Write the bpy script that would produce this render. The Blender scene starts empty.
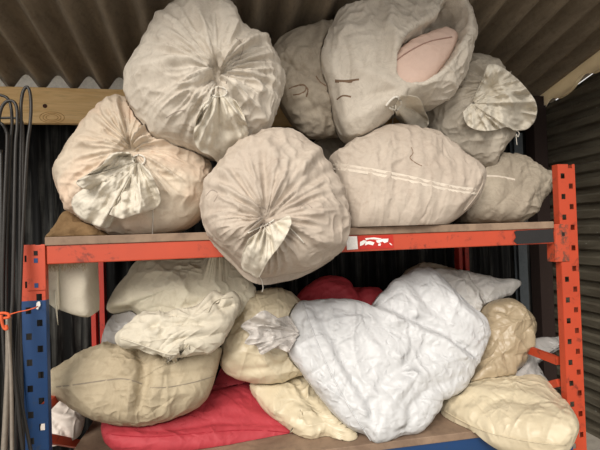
import bpy, bmesh, math, random
import numpy as np
from mathutils import Vector, Matrix
from mathutils.bvhtree import BVHTree

# ------------------------------------------------------------------ camera
FOC = 436.0                       # focal length in pixels of a 600x450 frame
ZO = 1.4                          # height of the upper beam above the floor
CAM = np.array([0.6909, -1.8851, ZO + 0.0212])
YAW, PITCH, ROLL = 0.1796, 0.0164, -0.0323
FW = np.array([math.sin(YAW)*math.cos(PITCH), math.cos(YAW)*math.cos(PITCH), math.sin(PITCH)])
_r0 = np.array([math.cos(YAW), -math.sin(YAW), 0.0]); _u0 = np.cross(_r0, FW)
RT = math.cos(ROLL)*_r0 + math.sin(ROLL)*_u0
UP = -math.sin(ROLL)*_r0 + math.cos(ROLL)*_u0
scene = bpy.context.scene
COL = scene.collection
cd = bpy.data.cameras.new('camera'); cd.sensor_width = 36; cd.lens = FOC/600*36
cd.clip_start = 0.02
cam = bpy.data.objects.new('camera', cd); COL.objects.link(cam)
cam.matrix_world = Matrix(((RT[0], UP[0], -FW[0], CAM[0]), (RT[1], UP[1], -FW[1], CAM[1]),
                           (RT[2], UP[2], -FW[2], CAM[2]), (0, 0, 0, 1)))
scene.camera = cam

# ------------------------------------------------------------------ light
world = bpy.data.worlds.new('overcast_sky'); scene.world = world; world.use_nodes = True
bg = world.node_tree.nodes['Background']
bg.inputs[0].default_value = (1.0, 0.975, 0.94, 1); bg.inputs[1].default_value = 0.85
sd = bpy.data.lights.new('hazy_sun', 'SUN'); sd.energy = 3.2; sd.angle = math.radians(32); sd.color = (1, 0.95, 0.88)
sun = bpy.data.objects.new('hazy_sun', sd); COL.objects.link(sun)
sun.rotation_euler = (math.radians(56), 0, math.radians(-28))
scene.view_settings.view_transform = 'Standard'
try: scene.view_settings.look = 'None'
except Exception: pass
scene.view_settings.gamma = 1
scene.view_settings.use_curve_mapping = False
scene.view_settings.exposure = 0.12
scene.cycles.use_denoising = True

# ------------------------------------------------------------------ maths helpers
def ray(x, y):
    x = np.asarray(x, float); y = np.asarray(y, float)
    return FW + ((x-300)/FOC)[..., None]*RT - ((y-225)/FOC)[..., None]*UP
def at(x, y, Y):                                   # pixel -> point on the plane at depth Y
    d = ray(x, y); t = (np.asarray(Y, float)-CAM[1])/d[..., 1]
    return CAM + t[..., None]*d
def catmull(pts, n=8, closed=True):
    P = np.array(pts, float); m = len(P); out = []
    rng = range(m) if closed else range(m-1)
    for i in rng:
        if closed: a, b, c, d = P[i-1], P[i], P[(i+1) % m], P[(i+2) % m]
        else: a, b, c, d = P[max(i-1, 0)], P[i], P[i+1], P[min(i+2, m-1)]
        for t in np.arange(n)/n:
            out.append(0.5*((2*b)+(c-a)*t+(2*a-5*b+4*c-d)*t*t+(3*b-a-3*c+d)*t**3))
    if not closed: out.append(P[-1])
    return np.array(out)
def polar(poly, c, n=1440):                        # outer radius of a closed curve about c, per angle
    Q = poly - np.array(c, float); A, B = Q, np.roll(Q, -1, 0)
    th = np.linspace(-math.pi, math.pi, n, endpoint=False)
    dx, dy = np.cos(th)[:, None], np.sin(th)[:, None]
    ex, ey = (B-A)[:, 0][None], (B-A)[:, 1][None]
    den = dx*ey - dy*ex; den = np.where(abs(den) < 1e-9, 1e-9, den)
    t = (A[:, 0][None]*ey - A[:, 1][None]*ex)/den
    s = (A[:, 0][None]*dy - A[:, 1][None]*dx)/den
    ok = (s >= -1e-6) & (s <= 1+1e-6) & (t > 0)
    return np.where(ok, t, 0).max(1)
def plook(rho, th):
    n = len(rho); k = (th+math.pi)/(2*math.pi)*n; i = np.floor(k).astype(int); f = k-i
    return rho[i % n]*(1-f)+rho[(i+1) % n]*f
def noise3(P, seed, octaves=1, lin=False):                    # smooth value noise
    out = np.zeros(len(P)); amp = 1
    for o in range(octaves):
        Q = P*2**o + np.array([seed*7.31, seed*3.17, seed*1.93]) + 100
        I = np.floor(Q).astype(np.int64); F = Q-I; F = F if lin else F*F*(3-2*F)
        def h(a, b, c):
            k = (a*374761393 + b*668265263 + c*2147483647 + seed*974711) & 0xffffffff
            k = ((k ^ (k >> 13))*1274126177) & 0xffffffff
            return ((k ^ (k >> 16)) & 0xffff)/32767.5-1
        v = 0
        for a in (0, 1):
            for b in (0, 1):
                for c in (0, 1):
                    w = (F[:, 0] if a else 1-F[:, 0])*(F[:, 1] if b else 1-F[:, 1])*(F[:, 2] if c else 1-F[:, 2])
                    v = v + w*h(I[:, 0]+a, I[:, 1]+b, I[:, 2]+c)
        out += amp*v; amp *= 0.5
    return out
def polydist(px, line):                            # distance of points to a polyline and position along it
    L = np.array(line, float); best = np.full(len(px), 1e9); pos = np.zeros(len(px)); side = np.zeros(len(px))
    seg = np.linalg.norm(L[1:]-L[:-1], axis=1); tot = seg.sum(); acc = 0
    for i in range(len(L)-1):
        a, b = L[i], L[i+1]; d = b-a
        t = np.clip(((px-a)@d)/max(d@d, 1e-9), 0, 1); q = px-(a+t[:, None]*d)
        D = np.linalg.norm(q, axis=1); m = D < best
        best[m] = D[m]; pos[m] = ((acc+t*seg[i])/tot)[m]; side[m] = np.sign(d[0]*q[:, 1]-d[1]*q[:, 0])[m]; acc += seg[i]
    return best, pos, side

def ico(sub):
    bm = bmesh.new(); bmesh.ops.create_icosphere(bm, subdivisions=sub, radius=1)
    V = np.array([v.co[:] for v in bm.verts]); E = np.array([[e.verts[0].index, e.verts[1].index] for e in bm.edges])
    Fc = np.array([[v.index for v in f.verts] for f in bm.faces]); bm.free()
    c, s = math.cos(0.3), math.sin(0.3)            # tilt so no vertex sits at the pole
    V = V@np.array([[1, 0, 0], [0, c, -s], [0, s, c]]).T
    return V/np.linalg.norm(V, axis=1)[:, None], E, Fc
ICO = {}
def getico(s):
    if s not in ICO: ICO[s] = ico(s)
    return ICO[s]
def vnormals(x, F):
    n = np.cross(x[F[:, 1]]-x[F[:, 0]], x[F[:, 2]]-x[F[:, 0]]); out = np.zeros_like(x)
    for k in range(3):
        for a in range(3): out[:, a] += np.bincount(F[:, k], n[:, a], len(x))
    return out/np.maximum(np.linalg.norm(out, axis=1), 1e-12)[:, None]
def nbmean(v, E, deg):
    out = np.empty_like(v)
    for a in range(v.shape[1]):
        out[:, a] = np.bincount(E[:, 0], v[E[:, 1], a], len(v)) + np.bincount(E[:, 1], v[E[:, 0], a], len(v))
    return out/deg[:, None]
def crumple(x0, E, F, ex, seed, iters=60, kb=0.25, ka=0.03, amp=0.006, freq=14, fix=None, w=None):
    """surplus cloth: edges want to be (1+ex) times as long, so the surface buckles into folds"""
    deg = np.bincount(E.ravel(), minlength=len(x0)).astype(float)
    L = np.linalg.norm(x0[E[:, 0]]-x0[E[:, 1]], axis=1)*(1+ex)
    n = vnormals(x0, F)
    u = n*(noise3(x0*freq, seed, 2)*amp)[:, None]
    for it in range(iters):
        x = x0+u; d = x[E[:, 1]]-x[E[:, 0]]; l = np.linalg.norm(d, axis=1)+1e-9
        c = d*((l-L)/l*0.5)[:, None]; dx = np.empty_like(x)
        for a in range(3): dx[:, a] = np.bincount(E[:, 0], c[:, a], len(x)) - np.bincount(E[:, 1], c[:, a], len(x))
        u = u + dx*(1.9/deg)[:, None]*2.0
        for _ in range(2): u = u + kb*(nbmean(u, E, deg)-u)
        u *= (1-ka)
        if fix is not None: u[fix] = 0
    return x0+u

# ------------------------------------------------------------------ object helpers
def tag(o, label=None, cat=None, group=None, kind=None):
    if label: o['label'] = label
    if cat: o['category'] = cat
    if group: o['group'] = group
    if kind: o['kind'] = kind
    return o
def empty(name, loc, label=None, cat=None, group=None, kind=None):
    o = bpy.data.objects.new(name, None); COL.objects.link(o); o.location = loc; o.empty_display_size = 0.05
    return tag(o, label, cat, group, kind)
def mesh(name, V, F, mat, parent=None, smooth=True, loc=None):
    """V in world coordinates; stored relative to the parent's (or its own) origin"""
    V = np.array(V, float)
    if parent is not None:
        off = np.array(parent.location)
        if parent.parent is not None: off = off + np.array(parent.parent.location)
    elif loc is not None: off = np.array(loc, float)
    else: off = np.array([(V[:, 0].min()+V[:, 0].max())/2, (V[:, 1].min()+V[:, 1].max())/2, V[:, 2].min()])
    me = bpy.data.meshes.new(name); me.from_pydata((V-off).tolist(), [], [list(map(int, f)) for f in F])
    if smooth: me.polygons.foreach_set('use_smooth', [True]*len(me.polygons))
    me.materials.append(mat); me.update()
    o = bpy.data.objects.new(name, me); COL.objects.link(o)
    if parent is not None: o.parent = parent
    else: o.location = off
    return o
def fixn(o):
    bm = bmesh.new(); bm.from_mesh(o.data); bmesh.ops.recalc_face_normals(bm, faces=bm.faces); bm.to_mesh(o.data); bm.free(); return o
class MB:
    def __init__(s): s.v = []; s.f = []
    def box(s, a, b):
        x0, y0, z0 = a; x1, y1, z1 = b; k = len(s.v)
        s.v += [(x0, y0, z0), (x1, y0, z0), (x1, y1, z0), (x0, y1, z0), (x0, y0, z1), (x1, y0, z1), (x1, y1, z1), (x0, y1, z1)]
        s.f += [[k+i for i in q] for q in ((3, 2, 1, 0), (4, 5, 6, 7), (0, 1, 5, 4), (1, 2, 6, 5), (2, 3, 7, 6), (3, 0, 4, 7))]
        return s
    def tube(s, pts, r, n=8, cap=True):
        P = np.array(pts, float); k = len(s.v); m = len(P)
        R = np.broadcast_to(np.asarray(r, float), (m,))
        T = np.gradient(P, axis=0); T /= np.linalg.norm(T, axis=1)[:, None]+1e-12
        ref = np.array([0.31, 0.87, 0.38]); prev = None
        for i in range(m):
            a = np.cross(T[i], ref) if prev is None else prev-T[i]*(prev@T[i])
            a /= np.linalg.norm(a)+1e-12; b = np.cross(T[i], a); prev = a
            for j in range(n):
                th = 2*math.pi*j/n; s.v.append(tuple(P[i]+R[i]*(math.cos(th)*a+math.sin(th)*b)))
        for i in range(m-1):
            for j in range(n): s.f.append([k+i*n+j, k+i*n+(j+1) % n, k+(i+1)*n+(j+1) % n, k+(i+1)*n+j])
        if cap: s.f.append([k+j for j in range(n)][::-1]); s.f.append([k+(m-1)*n+j for j in range(n)])
        return s
    def build(s, name, mat, parent=None, smooth=False, bevel=0):
        o = mesh(name, s.v, s.f, mat, parent, smooth)
        if bevel:
            b = o.modifiers.new('bevel', 'BEVEL'); b.width = bevel; b.segments = 2; b.limit_method = 'ANGLE'
        return o

# ------------------------------------------------------------------ materials
def srgb(c):
    return tuple(((v/255)/12.92 if v/255 <= 0.04045 else ((v/255+0.055)/1.055)**2.4) for v in c)
def newmat(name):
    m = bpy.data.materials.new(name); m.use_nodes = True; nt = m.node_tree
    return m, nt, nt.nodes['Principled BSDF']
def N(nt, t, **kw):
    n = nt.nodes.new(t)
    for k, v in kw.items():
        if hasattr(n, k): setattr(n, k, v)
        else: n.inputs[k.replace('_', ' ')].default_value = v
    return n
def noise(nt, co, scale, detail=4, rough=0.55, dist=0.0, ridged=False):
    n = nt.nodes.new('ShaderNodeTexNoise'); n.inputs['Scale'].default_value = scale
    n.inputs['Detail'].default_value = detail; n.inputs['Roughness'].default_value = rough; n.inputs['Distortion'].default_value = dist
    if ridged: n.noise_type = 'RIDGED_MULTIFRACTAL'
    nt.links.new(co, n.inputs['Vector']); return n
def ramp(nt, fac, stops):
    r = nt.nodes.new('ShaderNodeValToRGB'); e = r.color_ramp.elements
    while len(e) < len(stops): e.new(0.5)
    for i, (p, c) in enumerate(stops): e[i].position = p; e[i].color = (*c, 1)
    nt.links.new(fac, r.inputs[0]); return r
def mixc(nt, fac, a, b, mode='MIX'):
    m = nt.nodes.new('ShaderNodeMix'); m.data_type = 'RGBA'; m.blend_type = mode
    if isinstance(fac, float): m.inputs[0].default_value = fac
    else: nt.links.new(fac, m.inputs[0])
    for s, v in ((6, a), (7, b)):
        if isinstance(v, tuple): m.inputs[s].default_value = (*v, 1)
        else: nt.links.new(v, m.inputs[s])
    return m.outputs[2]
def bump(nt, pairs, bsdf):
    prev = None
    for h, st, dist in pairs:
        b = nt.nodes.new('ShaderNodeBump'); b.inputs['Strength'].default_value = st; b.inputs['Distance'].default_value = dist
        nt.links.new(h, b.inputs['Height'])
        if prev: nt.links.new(prev, b.inputs['Normal'])
        prev = b.outputs[0]
    nt.links.new(prev, bsdf.inputs['Normal'])
def cloth(name, col, dirt=(120, 95, 70), dirt_amt=0.5, rough=0.75, crease=0.35, cscale=7.0, weave=0.12, spec=0.3, trans=0.0, alt=None, altamt=0.0, seed=0):
    """sack cloth: base colour, stains, weave and fine creasing"""
    m, nt, b = newmat(name)
    tc = N(nt, 'ShaderNodeTexCoord'); mp = N(nt, 'ShaderNodeMapping'); mp.inputs['Location'].default_value = (seed*3.1, seed*1.7, seed*0.9)
    nt.links.new(tc.outputs['Object'], mp.inputs[0]); co = mp.outputs[0]
    n1 = noise(nt, co, 3.2, 6, 0.62, 0.4); n2 = noise(nt, co, 11, 8, 0.7, 1.2)
    c = srgb(col); d = srgb(dirt)
    f1 = ramp(nt, n1.outputs[0], [(0.38, (0, 0, 0)), (0.72, (dirt_amt,)*3)])
    cc = mixc(nt, f1.outputs[0], c, tuple(0.55*c[i]+0.45*d[i] for i in range(3)))
    f2 = ramp(nt, n2.outputs[0], [(0.56, (0, 0, 0)), (0.75, (dirt_amt,)*3)])
    cc = mixc(nt, f2.outputs[0], cc, tuple(0.35*c[i]+0.65*d[i] for i in range(3)))
    if alt:
        n4 = noise(nt, co, 4.3, 3, 0.5); f4 = ramp(nt, n4.outputs[0], [(0.45, (0, 0, 0)), (0.62, (altamt,)*3)])
        cc = mixc(nt, f4.outputs[0], cc, srgb(alt))
    n5 = noise(nt, co, 38, 9, 0.75, 0.8); f5 = ramp(nt, n5.outputs[0], [(0.34, (1 - 0.16*dirt_amt,)*3), (0.66, (1.0,)*3)])
    cc = mixc(nt, 1.0, cc, f5.outputs[0], 'MULTIPLY')
    n6 = noise(nt, co, 8.5, 5, 0.6, 1.5); f6 = ramp(nt, n6.outputs[0], [(0.47, (0, 0, 0)), (0.5, (0.22*dirt_amt,)*3), (0.53, (0, 0, 0))])
    cc = mixc(nt, f6.outputs[0], cc, d)
    nt.links.new(cc, b.inputs['Base Color'])
    b.inputs['Roughness'].default_value = rough; b.inputs['Specular IOR Level'].default_value = spec
    r1 = noise(nt, co, cscale, 4, 0.5, 0.8, True); r2 = noise(nt, co, cscale*3.1, 3, 0.5, 0.6, True)
    wv = noise(nt, co, 420, 2, 0.5)
    bump(nt, [(r1.outputs[0], min(1, crease*2), 0.022), (r2.outputs[0], min(1, crease*1.6), 0.007), (wv.outputs[0], weave, 0.002)], b)
    if trans:
        out = nt.nodes['Material Output']; tr = N(nt, 'ShaderNodeBsdfTranslucent'); nt.links.new(cc, tr.inputs[0])
        mx = N(nt, 'ShaderNodeMixShader'); mx.inputs[0].default_value = trans
        nt.links.new(b.outputs[0], mx.inputs[1]); nt.links.new(tr.outputs[0], mx.inputs[2]); nt.links.new(mx.outputs[0], out.inputs[0])
    return m
def clear_film(name, col, alpha, rough=0.25, seed=0):
    m = cloth(name, col, dirt_amt=0.15, rough=rough, crease=0.6, cscale=9, weave=0, spec=0.5, seed=seed)
    nt = m.node_tree; b = nt.nodes['Principled BSDF']; b.inputs['Alpha'].default_value = alpha
    return m
def painted(name, col, wear=(70, 50, 42), amt=0.8, rough=0.5, scale=16, lo=0.6, hi=0.68, dull=0.25):
    m, nt, b = newmat(name); tc = N(nt, 'ShaderNodeTexCoord'); co = tc.outputs['Object']
    n1 = noise(nt, co, scale, 8, 0.68, 0.5); n2 = noise(nt, co, 4, 5, 0.6)
    c = srgb(col); w = srgb(wear)
    f2 = ramp(nt, n2.outputs[0], [(0.35, (0, 0, 0)), (0.7, (dull,)*3)])
    cc = mixc(nt, f2.outputs[0], c, tuple(0.5*c[i]+0.5*w[i] for i in range(3)))
    f1 = ramp(nt, n1.outputs[0], [(lo, (0, 0, 0)), (hi, (amt,)*3)]); cc = mixc(nt, f1.outputs[0], cc, w)
    nt.links.new(cc, b.inputs['Base Color']); b.inputs['Roughness'].default_value = rough
    bump(nt, [(n1.outputs[0], 0.15, 0.002)], b); return m
def plain(name, col, rough=0.6, metal=0.0, spec=0.4, bmp=0.0, scale=60):
    m, nt, b = newmat(name); tc = N(nt, 'ShaderNodeTexCoord'); n1 = noise(nt, tc.outputs['Object'], scale, 5, 0.6)
    c = srgb(col); cc = mixc(nt, ramp(nt, n1.outputs[0], [(0.35, (0, 0, 0)), (0.7, (0.5,)*3)]).outputs[0], c, tuple(v*0.6 for v in c))
    nt.links.new(cc, b.inputs['Base Color']); b.inputs['Roughness'].default_value = rough; b.inputs['Metallic'].default_value = metal
    b.inputs['Specular IOR Level'].default_value = spec
    if bmp: bump(nt, [(n1.outputs[0], bmp, 0.003)], b)
    return m

# ------------------------------------------------------------------ setting
W, BH, LOW, DEP = 2.3, 0.0746, 0.9686, 0.95        # bay, beam height, shelf spacing, frame depth
ZU, ZL = ZO, ZO-LOW                                # tops of the upper and lower beams
BOARD = 0.034
DECKU, DECKL = ZU+BOARD, ZL+BOARD
BACK, RIGHT, LEFT = 1.05, 3.1, -3.0

def mat_roof():
    m, nt, b = newmat('weathered_fibre_cement'); tc = N(nt, 'ShaderNodeTexCoord')
    mp = N(nt, 'ShaderNodeMapping'); mp.inputs['Scale'].default_value = (6, 0.9, 6); nt.links.new(tc.outputs['Object'], mp.inputs[0])
    n1 = noise(nt, mp.outputs[0], 3, 6, 0.65, 0.3); n2 = noise(nt, tc.outputs['Object'], 40, 6, 0.7)
    c = mixc(nt, ramp(nt, n1.outputs[0], [(0.3, (0, 0, 0)), (0.7, (1, 1, 1))]).outputs[0], srgb((138, 124, 104)), srgb((110, 97, 80)))
    c = mixc(nt, ramp(nt, n2.outputs[0], [(0.5, (0, 0, 0)), (0.8, (0.5,)*3)]).outputs[0], c, srgb((70, 60, 47)))
    nt.links.new(c, b.inputs['Base Color']); b.inputs['Roughness'].default_value = 0.9
    bump(nt, [(n2.outputs[0], 0.3, 0.003)], b); return m
def mat_black_sheet():
    m, nt, b = newmat('black_sheet'); tc = N(nt, 'ShaderNodeTexCoord')
    mp = N(nt, 'ShaderNodeMapping'); mp.inputs['Scale'].default_value = (14, 14, 0.7); nt.links.new(tc.outputs['Object'], mp.inputs[0])
    n1 = noise(nt, mp.outputs[0], 1.6, 6, 0.65, 0.4); n2 = noise(nt, tc.outputs['Object'], 9, 6, 0.7)
    f = ramp(nt, n1.outputs[0], [(0.5, (0, 0, 0)), (0.72, (0.55,)*3)])
    c = mixc(nt, f.outputs[0], srgb((18, 18, 18)), srgb((110, 109, 104)))
    c = mixc(nt, ramp(nt, n2.outputs[0], [(0.45, (0, 0, 0)), (0.7, (0.6,)*3)]).outputs[0], c, srgb((16, 16, 16)))
    nt.links.new(c, b.inputs['Base Color']); b.inputs['Roughness'].default_value = 0.6; b.inputs['Specular IOR Level'].default_value = 0.15
    bump(nt, [(n1.outputs[0], 0.3, 0.004)], b); return m
def mat_wall():
    m, nt, b = newmat('grimy_steel_sheet'); tc = N(nt, 'ShaderNodeTexCoord')
    mp = N(nt, 'ShaderNodeMapping'); mp.inputs['Scale'].default_value = (1, 1.2, 9); nt.links.new(tc.outputs['Object'], mp.inputs[0])
    n1 = noise(nt, mp.outputs[0], 2.4, 7, 0.65, 0.5); n2 = noise(nt, tc.outputs['Object'], 30, 6, 0.7, 0.6)
    c = mixc(nt, ramp(nt, n1.outputs[0], [(0.35, (0, 0, 0)), (0.68, (1, 1, 1))]).outputs[0], srgb((104, 98, 84)), srgb((70, 62, 51)))
    c = mixc(nt, ramp(nt, n2.outputs[0], [(0.64, (0, 0, 0)), (0.7, (0.7,)*3)]).outputs[0], c, srgb((168, 165, 155)))
    nt.links.new(c, b.inputs['Base Color']); b.inputs['Roughness'].default_value = 0.55; b.inputs['Metallic'].default_value = 0.15
    bump(nt, [(n2.outputs[0], 0.2, 0.002)], b); return m
def mat_wood(name, a, b_, sc=(1.2, 14, 14), knots=()):
    m, nt, b = newmat(name); tc = N(nt, 'ShaderNodeTexCoord'); co = tc.outputs['Object']
    mp = N(nt, 'ShaderNodeMapping'); mp.inputs['Scale'].default_value = sc; nt.links.new(co, mp.inputs[0])
    w = noise(nt, mp.outputs[0], 1.6, 5, 0.6, 0.9); w2 = noise(nt, mp.outputs[0], 9, 4, 0.6)
    c = mixc(nt, ramp(nt, w.outputs[0], [(0.3, (0, 0, 0)), (0.68, (1, 1, 1))]).outputs[0], srgb(a), srgb(b_))
    c = mixc(nt, ramp(nt, w2.outputs[0], [(0.5, (0, 0, 0)), (0.75, (0.35,)*3)]).outputs[0], c, tuple(0.45*v for v in srgb(b_)))
    nt.links.new(c, b.inputs['Base Color']); b.inputs['Roughness'].default_value = 0.75
    bump(nt, [(w2.outputs[0], 0.15, 0.002)], b); return m
M = {}
M['roof'] = mat_roof(); M['black_sheet'] = mat_black_sheet(); M['wall'] = mat_wall()
M['pine'] = mat_wood('fresh_pine', (234, 200, 146), (208, 168, 110)); M['knot'] = plain('knot', (72, 38, 22), 0.7)
M['grain'] = plain('pine_grain', (196, 156, 100), 0.8)
M['deck'] = mat_wood('dusty_chipboard', (152, 128, 106), (114, 92, 75), (3, 3, 3))
M['filler'] = plain('pale_filler', (238, 233, 222), 0.9, bmp=0.3); M['cream'] = plain('cream_edge_strip', (250, 236, 208), 0.7, bmp=0.2)
M['cream'] = cloth('daylit_edge_cream', (250, 236, 208), dirt_amt=0.2, crease=0.1, trans=0.6)  # pale and translucent to stand for daylight at the eave gap
M['concrete'] = plain('concrete', (160, 152, 140), 0.9, bmp=0.3, scale=20)
M['orange'] = painted('orange_paint', (186, 68, 38), (104, 42, 28), 0.8, 0.5, lo=0.56, hi=0.66, dull=0.4)
M['orange_worn'] = painted('worn_orange_paint', (186, 72, 42), (96, 62, 48), 0.9, 0.55, 34, 0.5, 0.6)
M['blue'] = painted('blue_paint', (18, 58, 104), (52, 62, 74), 0.7, 0.45)
M['darkred'] = painted('dark_red_paint', (176, 48, 32), (70, 28, 22), 0.7, 0.5)
M['black_smudge'] = plain('black_smudge', (38, 36, 36), 0.7, bmp=0.3); M['hole'] = plain('hole_shadow', (34, 30, 28), 0.9)
M['steel'] = plain('galvanised_steel', (92, 98, 102), 0.45, 0.4); M['brown_post'] = plain('brown_post', (44, 30, 25), 0.8)
M['white'] = plain('white_paint', (238, 234, 228), 0.6); M['red_sticker'] = plain('red_sticker', (186, 40, 24), 0.5)
M['rod'] = plain('black_rod', (52, 49, 46), 0.42, 0.3); M['rod_grey'] = plain('grey_rod', (132, 122, 110), 0.5, 0.3)
M['twine'] = plain('orange_twine', (214, 92, 48), 0.7); M['string'] = plain('white_string', (226, 220, 208), 0.8)
M['ink'] = plain('brown_ink', (124, 100, 80), 0.9); M['pen'] = plain('grey_pen', (162, 148, 136), 0.9)

def zroof(y): return ZO + 1.0 + (BACK-y)*0.231
# floor
MB().box((LEFT-0.4, -5, -0.1), (RIGHT+0.3, BACK+0.3, 0)).build('floor', M['concrete'])['kind'] = 'structure'
# ceiling: overlapping corrugated sheets
ceil = empty('ceiling', (0, 0, ZO+1), kind='structure')
PITCH_R = 0.18
def roof_sheet(x0, x1, lift):
    n = int((x1-x0)/PITCH_R*14); xs = np.linspace(x0, x1, n); ys = np.linspace(BACK+0.22, -0.9, 12)
    V = []; F = []
    for k in (0, 1):
        for y in ys:
            for x in xs:
                V.append((x, y, zroof(y)+lift+0.008*k-0.045*math.cos(2*math.pi*(x+0.365)/PITCH_R)))
    m = len(xs); q = len(ys)*m
    for j in range(len(ys)-1):
        for i in range(m-1):
            a = j*m+i; F.append((a, a+m, a+m+1, a+1)); F.append((q+a, q+a+1, q+a+m+1, q+a+m))
    for j in range(len(ys)-1):
        for i in (0, m-1): a = j*m+i; F.append((a, a+m, q+a+m, q+a))
    for i in range(m-1):
        for j in (0, len(ys)-1): a = j*m+i; F.append((a, a+1, q+a+1, q+a))
    return fixn(mesh('roof_sheet', V, F, M['roof'], ceil))
xs_ = [-3.3, -2.6, -1.85, -1.0, -0.17, 0.66, 1.49, 2.32, 3.25]
for i in range(8): roof_sheet(xs_[i]-0.02, xs_[i+1]+0.07, 0.012*(i % 2))
# back wall: black corrugated sheets standing upright
bw = empty('wall_back', (0, BACK, 0), kind='structure')
def back_sheet(x0, x1):
    n = int((x1-x0)/0.09*10); xs = np.linspace(x0, x1, n); V = []; F = []
    for z in (0.0, zroof(BACK)-0.02):
        for k in (0, 1):
            for x in xs: V.append((x, BACK+0.02+0.004*k-0.010*math.sin(2*math.pi*x/0.09), z))
    m = n
    for i in range(m-1):
        F += [(i, i+1, 2*m+i+1, 2*m+i), (m+i+1, m+i, 3*m+i, 3*m+i+1), (2*m+i, 2*m+i+1, 3*m+i+1, 3*m+i), (i+1, i, m+i, m+i+1)]
    return fixn(mesh('wall_sheet', V, F, M['black_sheet'], bw))
for i in range(8): back_sheet(LEFT-0.2+i*0.82, LEFT-0.2+(i+1)*0.82+0.03)
# right wall: ribbed sheeting laid level
rw = empty('wall_right', (RIGHT, 0, 0), kind='structure')
def rib_sheet(z0, z1):
    prof = []; z = z0; p = 0.104
    while z < z1-1e-6:
        for dz, dx in ((0, 0), (0.044, 0.0), (0.056, 0.024), (0.092, 0.024)): prof.append((z+dz, dx))
        z += p
    prof.append((z, 0)); V = []; F = []; m = len(prof)
    def top(y): return zroof(y)-0.13
    ys = np.linspace(BACK+0.05, -0.9, 10)
    for y in ys:
        for zz, dx in prof: V.append((RIGHT+dx, y, min(zz, top(y))))
    for j in range(len(ys)-1):
        for i in range(m-1): F.append((j*m+i, j*m+i+1, (j+1)*m+i+1, (j+1)*m+i))
    o = mesh('wall_sheet', V, F, M['wall'], rw, smooth=False)
    s = o.modifiers.new('solid', 'SOLIDIFY'); s.thickness = 0.002; return o
for k in range(4): rib_sheet(k*0.832, (k+1)*0.832)
# pine plank and pale filler under the eaves
pk = empty('trim_1', (0, BACK-0.06, ZO+0.72), kind='structure')
MB().box((LEFT-0.18, BACK-0.09, ZO+0.728), (2.7, BACK-0.045, ZO+0.945)).build('plank', M['pine'], pk, bevel=0.004)
c = at(45, 106, BACK-0.0905); o = MB().tube([c+np.array([0, -0.0008, 0]), c+np.array([0, 0.002, 0])], 0.013, 12).build('knot', M['knot'], pk)
for rr in (0.055, 0.04, 0.027):
    cc = at(52, 117.5, BACK-0.0905)
    MB().tube([cc+np.array([rr*1.25*math.cos(t), 0, rr*0.62*math.sin(t)]) for t in np.linspace(0, 2*math.pi, 40)], 0.0022, 6).build('grain_ring', M['grain'], pk)
V = []; F = []; xs = np.linspace(LEFT-0.18, RIGHT-0.01, 420)
for yy in (BACK-0.03, BACK-0.008):
    for k in (0, 1):
        for x in xs: V.append((x, yy, ZO+0.93 if k == 0 else zroof(yy)-0.012-0.045*math.cos(2*math.pi*(x+0.365)/PITCH_R)))
m = len(xs)
for i in range(m-1): F += [(i, i+1, m+i+1, m+i), (2*m+i+1, 2*m+i, 3*m+i, 3*m+i+1), (m+i, m+i+1, 3*m+i+1, 3*m+i), (i+1, i, 2*m+i, 2*m+i+1)]
fixn(mesh('trim_2', V, F, M['filler'], smooth=False))['kind'] = 'structure'
# daylit edge atop the right wall, glow put into translucent cream, wavy lower edge
V = []; F = []; ys = np.linspace(BACK-0.05, -0.88, 140)
for xx in (RIGHT-0.03, RIGHT-0.005):
    for k in (0, 1):
        for y in ys:
            w = 0.5-0.5*math.cos(2*math.pi*(BACK-y)/0.30)
            V.append((xx, y, zroof(y)-0.03 if k else zroof(y)-0.15+0.05*w**2))
m = len(ys)
for i in range(m-1): F += [(i, i+1, m+i+1, m+i), (2*m+i+1, 2*m+i, 3*m+i, 3*m+i+1), (m+i, m+i+1, 3*m+i+1, 3*m+i), (i+1, i, 2*m+i, 2*m+i+1)]
F += [(0, m, 3*m, 2*m), (m-1, 2*m-1, 4*m-1, 3*m-1)]
fixn(mesh('trim_3', V, F, M['cream'], smooth=False))['kind'] = 'structure'
MB().box((2.98, BACK-0.1, 0), (3.085, BACK-0.005, zroof(BACK)-0.03)).build('trim_4', M['brown_post'])['kind'] = 'structure'
# steel column by the back wall
sc_ = empty('steel_column', (2.87, BACK-0.07, 0), 'grey galvanised steel column standing against the dark back wall', 'column')
mb = MB().box((2.83, BACK-0.075, 0.0), (2.9, BACK-0.068, ZO+0.7)); mb.box((2.83, BACK-0.03, 0.0), (2.9, BACK-0.023, ZO+0.7)); mb.build('flange', M['steel'], sc_)
MB().box((2.862, BACK-0.068, 0.0), (2.868, BACK-0.03, ZO+0.7)).build('web', M['steel'], sc_)

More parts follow.
